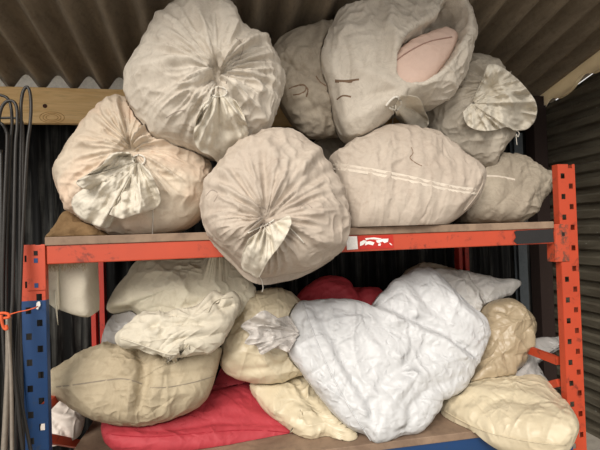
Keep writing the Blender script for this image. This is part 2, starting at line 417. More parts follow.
# ------------------------------------------------------------------ pallet rack
rack = empty('pallet_rack', (W/2, DEP/2, 0), 'orange and blue steel pallet rack with two loaded timber shelves', 'rack')
PW = 0.086
def post_front(x0, z1, mat, name='post', split=None, PW=PW, fl=0.03):
    """perforated front face (real square holes) with side flanges"""
    def strip(za, zb, mt):
        bm = bmesh.new(); P = 0.102
        cols = [0, 0.15*PW, 0.39*PW, 0.61*PW, 0.85*PW, PW]
        zs = sorted(set([za, zb] + [round(k*P/2+o, 5) for k in range(int(za/P*2)-1, int(zb/P*2)+2) for o in (0.012, 0.038) if za < k*P/2+o < zb]))
        V = {}
        def vv(x, z):
            if (x, z) not in V: V[(x, z)] = bm.verts.new((x0+x, 0.0, z))
            return V[(x, z)]
        for j in range(len(zs)-1):
            zm = (zs[j]+zs[j+1])/2; k = math.floor(zm/(P/2)); inh = 0.012 < zm-k*P/2 < 0.038
            for i in range(5):
                if inh and ((i == 1 and k % 2 == 0) or (i == 3 and k % 2 == 1)): continue
                bm.faces.new([vv(cols[i], zs[j]), vv(cols[i+1], zs[j]), vv(cols[i+1], zs[j+1]), vv(cols[i], zs[j+1])])
        for x in (0.0, PW):
            a = [bm.verts.new((x0+x, y, z)) for y, z in ((0, za), (fl, za), (fl, zb), (0, zb))]; bm.faces.new(a)
        me = bpy.data.meshes.new(name); off = np.array(rack.location)
        for v in bm.verts: v.co = Vector(np.array(v.co)-off)
        bmesh.ops.recalc_face_normals(bm, faces=bm.faces); bm.to_mesh(me); bm.free(); me.materials.append(mt)
        o = bpy.data.objects.new(name, me); COL.objects.link(o); o.parent = rack
        s = o.modifiers.new('solid', 'SOLIDIFY'); s.thickness = 0.0025; s.offset = 0
        return o
    if split: strip(0.0, split, M['blue']); strip(split, z1, mat)
    else: strip(0.0, z1, mat)
post_front(-PW, ZU+0.006, M['orange'], split=ZU-0.215)
post_front(W+0.034, ZU+0.315, M['orange'], PW=0.096, fl=0.036)
for x, zt, mt in ((-PW, ZU+0.0, M['darkred']), (W, ZU+0.315, M['darkred'])):
    MB().box((x+0.005, DEP-0.06, 0), (x+0.03, DEP, zt)).box((x+0.052, DEP-0.06, 0), (x+0.08, DEP, zt)).build('rear_post', mt, rack)
for x in (0.0, W+0.002): 
    MB().box((x-PW+0.006 if x == 0 else x+0.006, -0.02, 0), (x-0.006 if x == 0 else x+PW-0.006, 0.09, 0.006)).build('foot_plate', M['blue'], rack)
def beam(z, y0, mat, x0=0.0, x1=W):
    MB().box((x0+0.004, y0, z-BH), (x1-0.004, y0+0.045, z)).build('beam', mat, rack, bevel=0.004)
beam(ZU, 0.002, M['orange']); beam(ZL, 0.002, M['blue']); beam(ZU, DEP-0.05, M['orange']); beam(ZL, DEP-0.05, M['blue'])
# end connectors of the beams
def connector(x0, x1, za, zb, mat, holes):
    pl = MB().box((x0, -0.006, za), (x1, -0.0015, zb)).build('beam_connector', mat, rack, bevel=0.002)
    for hx, hz, hm in holes: MB().box((hx-0.007, -0.0075, hz-0.009), (hx+0.007, -0.0055, hz+0.009)).build('hole', hm, pl)
connector(-0.064, 0.004, ZU-0.175, ZU+0.004, M['orange'], [(-0.03, ZU-0.057, M['blue']), (-0.03, ZU-0.155, M['blue']), (-0.03, ZU-0.028, M['hole'])])
connector(W+0.004, W+0.075, ZU-0.165, ZU+0.02, M['orange_worn'], [(W+0.045, ZU-0.03, M['hole'])])
MB().box((W-0.002, -0.004, ZU-0.165), (W+0.003, 0.05, ZU+0.02)).build('beam_connector', M['orange_worn'], rack)
connector(W+0.004, W+0.05, ZL-0.14, ZL+0.02, M['blue'], [(W+0.012, ZL-0.02, M['hole'])])
connector(-0.05, 0.004, ZL-0.14, ZL+0.02, M['blue'], [])
# side braces of the frames
def bar(a, b, r, mat, name='brace'):
    a = np.array(a, float); b = np.array(b, float); d = b-a; L = np.linalg.norm(d); d /= L
    s = np.array([1.0, 0, 0]); t = np.cross(d, s); V = []
    for e in (a, b):
        for i, j in ((-1, -1), (1, -1), (1, 1), (-1, 1)): V.append(e+s*0.012*i+t*r*j)
    F = [(0, 1, 2, 3), (7, 6, 5, 4), (0, 4, 5, 1), (1, 5, 6, 2), (2, 6, 7, 3), (3, 7, 4, 0)]
    return fixn(mesh(name, V, F, mat, rack, smooth=False))
for x in (-PW/2, W+PW/2):
    bar((x, 0.06, ZL+0.30), (x, DEP-0.06, ZL+0.30), 0.02, M['orange']); bar((x, 0.06, ZL+0.19), (x, DEP-0.06, ZL-0.25), 0.018, M['orange'])
    bar((x, 0.06, 0.15), (x, DEP-0.06, 0.15), 0.02, M['orange'])
# marks on the upper beam
def patch(px, mat, name, y=-0.0004, d=0.0012):
    V = []; m = len(px)
    for k in (0, 1):
        for (x, yy) in px: V.append(at(x, yy, y-d*k))
    F = [list(range(m))[::-1], [m+i for i in range(m)]]+[(i, (i+1) % m, m+(i+1) % m, m+i) for i in range(m)]
    return fixn(mesh(name, V, F, mat, rack, smooth=False))
patch([(358, 236.4), (393, 235), (394, 248), (359, 249.6)], M['red_sticker'], 'sticker')
patch([(346, 236.3), (357, 236.2), (358, 249), (347, 250)], M['white'], 'white_tape')
for q in ([(360, 242), (364, 240), (367, 241), (363, 245), (360, 246)], [(365, 238.2), (374, 237.4), (382, 238.5), (379, 239.6), (370, 239.2), (366, 240.2)],
          [(365.5, 242), (370, 241), (374.5, 242.5), (373, 245.3), (368, 244.2), (365, 245.5)], [(376, 240.5), (379.5, 239.7), (383, 238.8), (388.5, 238.6), (388, 241.8), (384.5, 243), (382.5, 241.5), (379, 243), (377, 242.5)],
          [(378.5, 243.6), (381, 243.4), (380.5, 245.8), (378, 245.6)], [(389, 243), (390.5, 243), (392.3, 245.3), (391, 245)]):
    patch(q, M['white'], 'white_lettering', -0.0016)
patch([(514, 231.6), (517, 230.6), (553, 228.8), (554, 242), (530, 243.6), (517, 244), (513.5, 241), (516, 237)], M['black_smudge'], 'black_paint')
# shelf boards
def deck(z, ymax, n):
    w = W/n
    for i in range(n):
        MB().box((i*w+0.002, -0.004, z), ((i+1)*w-0.002, ymax, z+BOARD)).build('shelf_board', M['deck'], rack, bevel=0.003)
deck(ZU, DEP-0.01, 1); deck(ZL, DEP-0.01, 1)
# ------------------------------------------------------------------ sack builder
BODIES = []                                        # (bvh, lo, hi) of the bodies built so far: later ones are pressed aside by them
def settle(x, dk):
    z0, fy = dk[:2]; m = x[:, 2] < z0+0.002
    dz = z0+0.002-x[:, 2]; dy = x[:, 1]-(fy-0.012)
    up = m & (dy > 0) & (dz <= dy); fr = m & (dy > 0) & (dz > dy)
    x[up, 2] = z0+0.002; x[fr, 1] = fy-0.012
    if len(dk) > 2: o_ = x[:, 1] < fy-0.011; x[o_, 2] = np.maximum(x[o_, 2], z0-(fy-0.011-x[o_, 1])*dk[2])
    x[:, 1] = np.minimum(x[:, 1], BACK-0.1); x[:, 2] = np.minimum(x[:, 2], zroof(x[:, 1])-0.055)
    return x
def pressed(x, gap=0.006):
    for bvh, lo, hi in BODIES:
        idx = np.nonzero(np.all((x > lo-gap) & (x < hi+gap), axis=1))[0]
        for i in idx:
            co, no, k, d = bvh.find_nearest(Vector(x[i]))
            if co is None: continue
            v = Vector(x[i])
            if (v-co).dot(no) < gap:
                d = (v-Vector(CAM)).normalized()
                if no.dot(d) < 0.1 and (v-co).dot(no) < 0:   # deep inside: slip out at the rear, not through the front
                    p, n_, k, dist = bvh.ray_cast(v, d)
                    if p is not None: x[i] = p+d*gap; continue
                x[i] = co+no*gap
    return x
class Sack: pass
def sack(name, label, cat, outline, tie, Yt, Yb, Tf, Tb, mat, dk, seed, sub=6, a=0.85, b=0.9, pleat=None, ex=0.03, extie=0.0,
         creases=(), dimple=0.0, group=None, inner=None, iters=50, kb=0.25, ka=0.03, lump=0.0, shrink=0.0, press=True, aniso=None, single=False, ylim=None, skew=0.0, crk=0.016, rcrk=0.0, crf=None, facet=0.0, rad=None, lines=None):
    D, E, F = getico(sub)
    if Tf > 0.095 and inner is None: outline = [(tie[0]+(p-tie[0])*0.978, tie[1]+(q-tie[1])*0.978) for p, q in outline]
    poly = catmull(outline); oy0, oy1 = poly[:, 1].min(), poly[:, 1].max()
    rho = polar(poly, tie)
    phi = np.arccos(np.clip(D[:, 2], -1, 1)); phi = math.pi*(phi/math.pi)**1.3
    th = np.arctan2(D[:, 1], D[:, 0]); s, c = np.sin(phi), np.cos(phi); front = c > 0
    r = s**a; h = np.sign(c)*np.abs(c)**b
    R = plook(rho, th)
    if inner is not None:                          # open mouth: curve, ring radius, depth of the hollow
        ipoly, rm, hollow = inner; irho = polar(catmull(ipoly), tie); Ri = plook(irho, th)
        t = np.clip((r-rm)/(1-rm), 0, 1)
        pr = np.where((r < rm) & front, Ri*r/rm, Ri+(R-Ri)*t); pr = np.where(front, pr, r*R)
        hr = np.sqrt(np.clip(1-(0.55+0.45*t)**2, 0, 1))/math.sqrt(1-0.55**2)
        h = np.where(front, np.where(r < rm, 1-hollow*(1-(r/rm)**6), hr), h)
    else: pr = r*R
    pr = np.where(front, pr, pr*(1-shrink*(-h)))
    px = np.stack([tie[0]+pr*np.cos(th), tie[1]+pr*np.sin(th)], 1)
    Yp = lambda y: Yb+(Yt-Yb)*np.clip((oy1-y)/(oy1-oy0), -0.2, 1.2)
    x = at(px[:, 0], px[:, 1], Yp(px[:, 1])+skew*(px[:, 0]-tie[0]))
    P0 = at(*[np.array([v]) for v in (tie[0], tie[1], Yp(tie[1]))])[0]
    q1 = at(*[np.array([v]) for v in (tie[0]+20, tie[1], Yp(tie[1]))])[0]; q2 = at(*[np.array([v]) for v in (tie[0], tie[1]+20, Yp(tie[1]+20))])[0]
    n = np.cross(q1-P0, q2-P0); n /= np.linalg.norm(n)
    if n[1] > 0: n = -n
    hh = np.where(front, h*Tf, h*Tb)
    if dimple: hh = hh-np.where(front, dimple*np.exp(-(r/0.16)**2), 0)
    x = x+hh[:, None]*n
    if np.mean(np.einsum('ij,ij->i', np.cross(x[F[:, 1]]-x[F[:, 0]], x[F[:, 2]]-x[F[:, 0]]), x[F[:, 0]]-x.mean(0))) < 0: F = F[:, ::-1]
    vn = vnormals(x, F); disp = np.zeros(len(x)); fr = np.clip(c*4+0.3, 0, 1)
    if lump: disp += lump*noise3(x*5.5, seed+3, 2)
    wp = x+0.06*np.stack([noise3(x*5, seed+31), noise3(x*5, seed+32), noise3(x*5, seed+33)], 1)
    msk = np.clip(0.55+0.9*noise3(x*3.2, seed+34), 0.08, 1)
    for f_, am in crf or ((6.5, crk), (13, crk*0.55), (27, crk*0.42)):
        rg = (1-np.abs(noise3(wp*f_, seed+int(f_)+40)))**(5 if crf else 3)
        disp += am*(rg-0.25)*msk*np.clip(c*2+0.8, 0, 1)
    if facet:                                      # stiff film: flat facets meeting in sharp straight creases
        rt = np.array([[0.80, 0.36, 0.48], [-0.60, 0.48, 0.64], [0.0, -0.8, 0.6]]); fp = x@rt+0.3*(wp-x)
        for f_, am in ((4.2, facet*1.3), (9.5, facet*0.6), (19, facet*0.28)):
            disp += am*(0.6-np.abs(noise3(fp*f_, seed+int(f_)+80, lin=True))*1.3)*np.clip(c*2+0.8, 0, 1)
            fp = fp@rt
    if rcrk:
        cr = np.stack([np.cos(th), np.sin(th), 0.45*r], 1)
        for kf, am in ((3.5, rcrk), (7.5, rcrk*0.6)):
            rg = (1-np.abs(noise3(cr*kf, seed+int(kf)+60)))**3
            disp += am*(rg-0.3)*np.clip(r*3, 0, 1)*np.exp(-(r/0.75)**4)*fr
    if pleat:
        k, amp, r0 = pleat; tw = th+0.25*np.sin(3*th+seed)+0.06*noise3(x*9, seed)
        wv = (1-np.abs(np.sin(k*tw/2+seed)))*0.6+(1-np.abs(np.sin(k*0.77*tw/2+2*seed+1.5*r)))*0.5+0.35*np.sin(k*1.7*tw+seed)-0.45
        disp += amp*wv*(r/r0)*np.exp(1-r/r0)*fr*(0.7+0.5*noise3(np.stack([np.cos(th), np.sin(th), 0*th], 1)*2.2, seed+9))
    for line, amp, wd in creases:
        dd, pos, side = polydist(px, line)
        disp += amp*np.exp(-(dd/wd)**2)*np.clip(np.minimum(pos, 1-pos)*6+0.35, 0, 1)*fr
    rn = random.Random(seed*13+1); fi = np.nonzero(c > -0.1)[0]; fx = px[fi]; auto = []
    if rad:                                        # sharp gathers running out from the tie
        for k in range(rad[0]):
            t0 = 2*math.pi*(k+rn.uniform(-0.45, 0.45))/rad[0]; Rr = float(plook(rho, np.array([math.atan2(math.sin(t0), math.cos(t0))]))[0])
            r1_ = rn.uniform(0.04, 0.12); r2_ = rn.choice((0.35, 0.5, 0.7, 0.85))*rn.uniform(0.85, 1.1); bd = rn.uniform(-0.16, 0.16)
            auto.append(([(tie[0]+Rr*q_*math.cos(t0+bd*q_*q_*2), tie[1]+Rr*q_*math.sin(t0+bd*q_*q_*2)) for q_ in np.linspace(r1_, r2_, 4)], rad[1]*rn.uniform(0.5, 1.2)*rn.choice((1, 1, -1)), rn.uniform(1.6, 3.6)))
    if lines:                                      # sharp creases: number, height, heading, spread
        for k in range(lines[0]):
            t0 = rn.uniform(0, 2*math.pi); Rr = float(plook(rho, np.array([math.atan2(math.sin(t0), math.cos(t0))]))[0])*math.sqrt(rn.random())*0.92
            cx_, cy_ = tie[0]+Rr*math.cos(t0), tie[1]+Rr*math.sin(t0); an = math.radians(lines[2]+rn.gauss(0, lines[3])); L_ = rn.uniform(9, 30)
            bd = rn.uniform(-4, 4)
            auto.append(([(cx_-L_*math.cos(an), cy_-L_*math.sin(an)), (cx_-bd*math.sin(an), cy_+bd*math.cos(an)), (cx_+L_*math.cos(an), cy_+L_*math.sin(an))], lines[1]*rn.uniform(0.4, 1.2)*rn.choice((1, -1)), rn.uniform(1.3, 3.2)))
    for ln, am, wd in auto:
        dd, pos, side = polydist(fx, ln)
        disp[fi] += am*np.exp(-dd/wd)*np.clip(np.minimum(pos, 1-pos)*4, 0, 1)*fr[fi]
    x = x+vn*disp[:, None]
    mid = (x[E[:, 0]]+x[E[:, 1]])/2; t = x[E[:, 1]]-x[E[:, 0]]; t /= np.linalg.norm(t, axis=1)[:, None]+1e-12
    ee = ex*(1+0.9*noise3(mid*4, seed+21))
    if aniso is not None:                          # surplus mostly along one world direction
        dv = np.array(aniso, float); dv /= np.linalg.norm(dv); ee = ee*(0.15+1.6*(t@dv)**2)
    if extie:
        rad = mid-(P0+n*Tf); dist = np.linalg.norm(rad, axis=1); rad /= dist[:, None]+1e-9
        ee = ee+extie*(1-(np.einsum('ij,ij->i', t, rad))**2)*np.exp(-dist/0.16)
    x = settle(x, dk)
    x = crumple(x, E, F, ee, seed, iters, kb, ka)
    if press and BODIES: x = pressed(x)
    x = settle(x, dk)
    if ylim is not None: x[:, 1] = np.maximum(x[:, 1], ylim)
    S = Sack(); S.x = x; S.F = F; S.n = n; S.P0 = P0; S.seed = seed; S.px = px
    if single:
        S.root = mesh(name, x, F, mat); tag(S.root, label, cat, group); S.body = S.root
    else:
        base = np.array([(x[:, 0].min()+x[:, 0].max())/2, (x[:, 1].min()+x[:, 1].max())/2, x[:, 2].min()])
        S.root = empty(name, base, label, cat, group); S.body = mesh('sack_body', x, F, mat, S.root)
    S.bvh = BVHTree.FromPolygons([Vector(v) for v in x], F.tolist())
    BODIES.append((S.bvh, x.min(0), x.max(0)))
    return S
def hit(bvhs, x, y, dflt):
    d = Vector(ray(np.array(x), np.array(y))); L = d.length; best = None
    for b in bvhs:
        co, no, k, dist = b.ray_cast(Vector(CAM), d/L)
        if co is not None and (best is None or dist < best): best = dist
    if best is None: return None
    return np.array(Vector(CAM)+d/L*best)
def ruffle(S, edge, mat, name='neck_ruffle', pleats=6, amp=0.02, lift0=0.006, lift1=0.03, tie=None, ns=90, nt=34, seed=None, ex=0.06, over=(), curl=0.0, thick=0.002, label=None):
    """gathered cloth fanning out from the tie to an edge curve (pixels), lying over the body"""
    seed = S.seed+5 if seed is None else seed; rnd = random.Random(seed)
    Ecv = catmull(edge, 10, closed=False)
    seg = np.r_[0, np.cumsum(np.linalg.norm(np.diff(Ecv, axis=0), axis=1))]; u = np.linspace(0, seg[-1], ns)
    Ex = np.interp(u, seg, Ecv[:, 0]); Ey = np.interp(u, seg, Ecv[:, 1])
    s = np.linspace(0, 1, ns); tt = np.linspace(0.04, 1, nt)
    dep = np.full((nt, ns), np.nan); PX = tie[0]+tt[:, None]*(Ex-tie[0]); PY = tie[1]+tt[:, None]*(Ey-tie[1])
    bv = [S.bvh]+[o.bvh for o in over]
    for i in range(nt):
        for j in range(ns):
            p = hit(bv, PX[i, j], PY[i, j], None)
            if p is not None: dep[i, j] = (p-CAM)@FW
    for i in range(1, nt): dep[i] = np.where(np.isnan(dep[i]), dep[i-1], dep[i])
    dep = np.where(np.isnan(dep), np.nanmean(dep), dep)
    for i in range(1, nt): dep[i] = np.minimum(dep[i], dep[i-1]+0.012)      # do not fall steeply behind a rim
    for _ in range(6):
        q = np.pad(dep, 1, mode='edge'); dep = np.minimum(dep, (q[:-2, 1:-1]+q[2:, 1:-1]+q[1:-1, :-2]+q[1:-1, 2:])/4)
    tiny = noise3(np.stack([PX.ravel()*0.09, PY.ravel()*0.09, 0*PX.ravel()], 1), seed+2, 3).reshape(nt, ns)
    s = s+0.05*np.sin(7*s+seed)+0.03*np.sin(17*s)
    ph = [rnd.uniform(0, 6.28) for _ in range(4)]
    wv = np.sin(pleats*math.pi*s+ph[0])+0.55*np.sin(pleats*1.9*math.pi*s+ph[1])+0.4*np.sin(pleats*0.6*math.pi*s+ph[2])
    SS, TT = np.meshgrid(s, tt); nz = np.stack([(SS*pleats*0.75).ravel(), (TT*1.1).ravel(), 0*SS.ravel()], 1)
    n1_ = noise3(nz, seed+50).reshape(nt, ns); n2_ = noise3(nz*np.array([2.1, 1.6, 1]), seed+51).reshape(nt, ns)
    wv = 1.9*n1_+0.9*(1-2*np.abs(n2_))-0.2
    wv0 = 1.3*(1-2*np.abs(np.sin(0.5*pleats*math.pi*s+ph[0])))
    off = lift0+lift1*tt[:, None]**0.8+amp*tt[:, None]**0.9*(wv+0.4*wv0[None]+1.0)*0.5+curl*tt[:, None]**3+amp*0.35*tiny*tt[:, None]**0.5
    dep = dep-np.maximum(off, 0.003)
    d = ray(PX, PY); X = CAM+d*dep[..., None]
    x = X.reshape(-1, 3); idx = np.arange(nt*ns).reshape(nt, ns)
    Fq = np.stack([idx[:-1, :-1], idx[:-1, 1:], idx[1:, 1:], idx[1:, :-1]], -1).reshape(-1, 4)
    T = np.concatenate([Fq[:, [0, 1, 2]], Fq[:, [0, 2, 3]]]); 
    Eg = np.concatenate([np.stack([idx[:, :-1], idx[:, 1:]], -1).reshape(-1, 2), np.stack([idx[:-1], idx[1:]], -1).reshape(-1, 2), np.stack([idx[:-1, :-1], idx[1:, 1:]], -1).reshape(-1, 2), np.stack([idx[:-1, 1:], idx[1:, :-1]], -1).reshape(-1, 2)])
    x = crumple(x, Eg, T, ex, seed, 40, 0.3, 0.03, 0.004, 18, fix=idx[0])
    o = mesh(name, x, Fq, mat, S.root)
    sm = o.modifiers.new('solid', 'SOLIDIFY'); sm.thickness = thick; sm.offset = 0
    if label: o['label'] = label
    S.bvh_r = BVHTree.FromPolygons([Vector(v) for v in x], Fq.tolist())
    return o
def onto(S, pts, lift=0.002, n=6, extra=()):
    out = []; last = None
    for (px, py) in catmull(pts, n, closed=False):
        p = hit([S.bvh]+[b for b in ([S.bvh_r] if hasattr(S, 'bvh_r') else [])]+list(extra), px, py, None)
        if p is None and last is not None: p = CAM+ray(np.array(px), np.array(py))*last
        if p is None: continue
        last = (p-CAM)@FW; v = CAM-p; out.append(p+v/np.linalg.norm(v)*lift)
    return out
def cord(S, pts, r=0.0022, mat=None, name='tie_cord', lift=0.003, label=None):
    P = onto(S, pts, lift)
    if len(P) < 2: return None
    o = MB().tube(P, r, 6).build(name, mat or M['string'], S.root, smooth=True)
    if label: o['label'] = label
    return o
def mark(S, pts, wpx=1.4, mat=None, name='ink_mark'):
    """flat stroke lying on the sack"""
    P = np.array(onto(S, pts, 0.0012, 5))
    if len(P) < 2: return None
    T = np.gradient(P, axis=0); V = CAM-P; Sd = np.cross(T, V); Sd /= np.linalg.norm(Sd, axis=1)[:, None]+1e-12
    w = wpx*0.0046/2; A = P-Sd*w; B = P+Sd*w; m = len(P)
    return mesh(name, np.r_[A, B], [(i, i+1, m+i+1, m+i) for i in range(m-1)], mat or M['ink'], S.root)
def tie_ring(S, c, rx, ry, r=0.003, mat=None):
    P = onto(S, [(c[0]+rx*math.cos(t), c[1]+ry*math.sin(t)) for t in np.linspace(0, 2*math.pi, 13)], 0.004, 4)
    if len(P) > 3: MB().tube(P, r, 6).build('tie_cord', mat or M['string'], S.root, smooth=True)

# ------------------------------------------------------------------ cloths
M['calico'] = cloth('dusty_calico', (214, 204, 189), (110, 88, 66), 0.6, seed=1)
M['calico_warm'] = cloth('warm_calico', (212, 198, 178), (150, 112, 82), 0.5, alt=(226, 194, 168), altamt=0.5, seed=2)
M['calico_grey'] = cloth('grey_calico', (190, 180, 164), (96, 82, 68), 0.65, seed=3)
M['calico_dark'] = cloth('dark_calico', (178, 166, 148), (84, 70, 56), 0.7, seed=4)  # darker calico with heavier stains
M['calico_pink'] = cloth('pinkish_calico', (190, 177, 162), (120, 92, 76), 0.5, seed=5)
M['ruffle'] = cloth('pale_gathered_calico', (214, 206, 190), (130, 108, 84), 0.45, seed=6)
M['beige'] = cloth('beige_drill', (180, 166, 140), (116, 94, 66), 0.55, seed=7)
M['cream_cloth'] = cloth('cream_cotton', (218, 210, 188), (140, 118, 86), 0.4, seed=8)
M['white_cloth'] = cloth('off_white_cotton', (204, 196, 178), (140, 120, 90), 0.35, seed=9)
M['pale_plastic'] = cloth('cream_fill_in_plastic', (203, 190, 162), (172, 148, 114), 0.3, rough=0.4, crease=0.5, spec=0.5, alt=(216, 202, 174), altamt=0.35, seed=10)
M['white_woven'] = cloth('white_woven_plastic', (199, 199, 199), (190, 188, 186), 0.3, rough=0.45, crease=0.7, cscale=9, spec=0.45, seed=11)
M['grey_woven'] = cloth('thin_white_woven_plastic', (220, 217, 212), (150, 142, 134), 0.4, rough=0.5, crease=0.6, cscale=9, seed=12)
M['red'] = cloth('red_woven', (176, 60, 68), (124, 34, 44), 0.35, rough=0.6, crease=0.35, weave=0.4, seed=13)
M['tan'] = cloth('tan_fill_in_plastic', (168, 151, 124), (136, 110, 82), 0.35, rough=0.4, crease=0.45, spec=0.5, seed=14)
M['film'] = clear_film('crumpled_clear_film', (214, 208, 202), 0.75, seed=15)
M['grey_film'] = clear_film('grey_clear_film', (190, 186, 182), 0.85, seed=16)
M['burlap'] = cloth('brown_burlap', (140, 112, 78), (80, 58, 36), 0.5, rough=0.9, weave=0.5, seed=17)
M['fray'] = plain('frayed_jute', (176, 156, 124), 0.9); M['pink_seam'] = plain('pink_seam', (172, 138, 124), 0.8)
M['pink'] = cloth('pink_foam_cover', (216, 188, 172), (170, 130, 110), 0.35, rough=0.8, crease=0.1, seed=18)
M['dull_white'] = cloth('dull_white_bag', (206, 196, 186), (130, 108, 92), 0.4, rough=0.5, seed=19)
UPD, LOD = (DECKU, -0.004), (DECKL, -0.004)

# ------------------------------------------------------------------ upper shelf
GU = 'tied cloth sacks on the upper shelf'
# big round sack on top
s1 = sack('cloth_sack', 'large round tied cloth sack on top of the left pile, nearest the roof', 'sack',
  [(180, 0), (192, -5), (207, -8), (222, -3), (233, 10), (243, 29), (257, 38), (268, 47), (279, 68), (283, 90), (278, 112), (267, 133), (254, 147), (236, 156), (212, 158), (187, 151), (168, 146), (153, 139), (140, 123), (129, 107), (123, 93), (125, 77), (132, 60), (140, 46), (152, 23), (168, 8)],
  (219, 91), 0.16, 0.12, 0.22, 0.42, M['calico'], UPD, 1, rad=(42, 0.011), sub=7, pleat=(15, 0.024, 0.3), ex=0.035, extie=0.2, dimple=0.07, rcrk=0.036, group=GU, iters=45, kb=0.4,
  creases=[([(219, 88), (222, 60), (214, 30), (208, 0)], -0.022, 5), ([(226, 84), (232, 55), (226, 20)], 0.016, 6), ([(214, 82), (190, 68), (176, 44)], 0.012, 7), ([(212, 92), (180, 88), (140, 80)], 0.014, 6), ([(210, 98), (175, 108), (150, 116)], -0.016, 6),
           ([(226, 84), (250, 62), (266, 50)], 0.016, 7), ([(230, 92), (255, 96), (278, 100)], -0.012, 5), ([(205, 104), (176, 126), (168, 140)], 0.016, 7), ([(228, 100), (250, 115), (262, 130)], 0.014, 6)])
ruffle(s1, [(202, 104), (196, 122), (194, 138), (200, 150), (212, 156), (223, 168), (231, 171), (236, 163), (244, 150), (248, 134), (244, 116), (236, 101)], M['ruffle'], tie=(219, 91), pleats=8, amp=0.05, lift1=0.035, ex=0.1)
tie_ring(s1, (219, 92), 8, 5)
cord(s1, [(204, 104), (202, 116), (206, 108), (214, 97)], 0.0025)
for q in ([(236, 38), (243, 45), (240, 58), (233, 66), (226, 84)], [(166, 118), (176, 112), (186, 110)]): mark(s1, q, 0.7, M['pen'])
# sack drooping over the beam
s3 = sack('cloth_sack', 'round tied cloth sack bulging over the front of the orange beam', 'sack',
  [(280, 129), (258, 135), (236, 146), (222, 157), (213, 170), (205, 187), (201, 208), (205, 230), (217, 243), (230, 254), (242, 266), (256, 273), (272, 275), (290, 272), (310, 268), (328, 260), (342, 252), (347, 246), (349, 222), (346, 195), (334, 170), (320, 152), (302, 136)],
  (262, 231), 0.02, -0.14, 0.19, 0.55, M['calico_pink'], UPD, 2, rad=(36, 0.010), sub=7, pleat=(13, 0.020, 0.34), ex=0.03, extie=0.2, dimple=0.05, rcrk=0.03, group=GU, iters=45, kb=0.4, shrink=0.1,
  creases=[([(264, 226), (275, 205), (300, 175), (318, 155)], 0.014, 5), ([(268, 226), (295, 195), (330, 178)], -0.012, 5), ([(258, 224), (262, 200), (260, 165)], -0.012, 4), ([(254, 228), (240, 205), (222, 180)], 0.012, 5), ([(250, 232), (228, 222), (206, 214)], -0.010, 5),
           ([(250, 240), (230, 240), (215, 236)], 0.012, 5), ([(278, 240), (300, 250), (335, 247)], 0.012, 5)])
ruffle(s3, [(289, 215), (291, 224), (283, 241), (268, 261), (259, 277), (251, 274), (242, 267), (243, 252), (249, 239)], M['ruffle'], tie=(263, 229), pleats=4, amp=0.02, lift1=0.03)
cord(s3, [(248, 233), (256, 229), (266, 225), (274, 220)], 0.003)
cord(s3, [(288, 226), (297, 235), (304, 243)], 0.0022); cord(s3, [(259, 276), (262, 281), (263, 288), (262, 292)], 0.0018)
for q in ([(255, 226), (259, 218), (266, 210), (258, 206)], [(206, 196), (212, 190), (218, 194), (214, 202)], [(300, 208), (306, 204), (312, 208)]): mark(s3, q, 0.9, M['pen'])
# wide flat sack in front
s7 = sack('cloth_sack', 'wide plump cloth sack with a pale woven stripe lying on the upper shelf', 'sack',
  [(330, 155), (338, 151), (353, 142), (373, 131), (393, 125), (417, 129), (433, 133), (453, 146), (464, 156), (480, 167), (485, 180), (478, 200), (466, 213), (453, 223), (432, 232), (410, 235), (387, 235), (360, 234), (350, 230), (346, 215), (341, 190), (335, 170)],
  (405, 185), 0.18, 0.03, 0.13, 0.34, M['calico_pink'], (DECKU, -0.03), 3, lines=(46, 0.005, 96, 8), sub=7, a=0.75, b=0.8, ex=0.05, aniso=(1, 0, 0.1), group=GU, kb=0.3,
  creases=[([(372, 135), (366, 175), (362, 225)], 0.006, 4), ([(392, 130), (388, 180), (382, 228)], -0.006, 4), ([(412, 134), (409, 180), (405, 230)], 0.006, 4), ([(432, 140), (430, 180), (428, 226)], -0.006, 4), ([(450, 150), (450, 185), (446, 220)], 0.007, 4), ([(474, 176), (462, 196), (448, 212)], 0.010, 4)])
M['stripe'] = cloth('pale_woven_stripe', (222, 210, 194), dirt_amt=0.3, rough=0.5, seed=21)
for dy in (0, 4.2):
    mark(s7, [(333, 164+dy), (350, 166+dy), (380, 171+dy), (410, 177+dy), (440, 184+dy), (462, 188+dy), (477, 189+dy)], 2.6, M['stripe'], 'woven_stripe')
mark(s7, [(411, 147), (413, 153), (410, 158), (416, 163), (422, 166)], 0.8, M['ink'], 'loose_thread')
cord(s7, [(481, 172), (483, 182), (476, 196), (464, 211)], 0.0025, M['calico_pink'], 'seam')
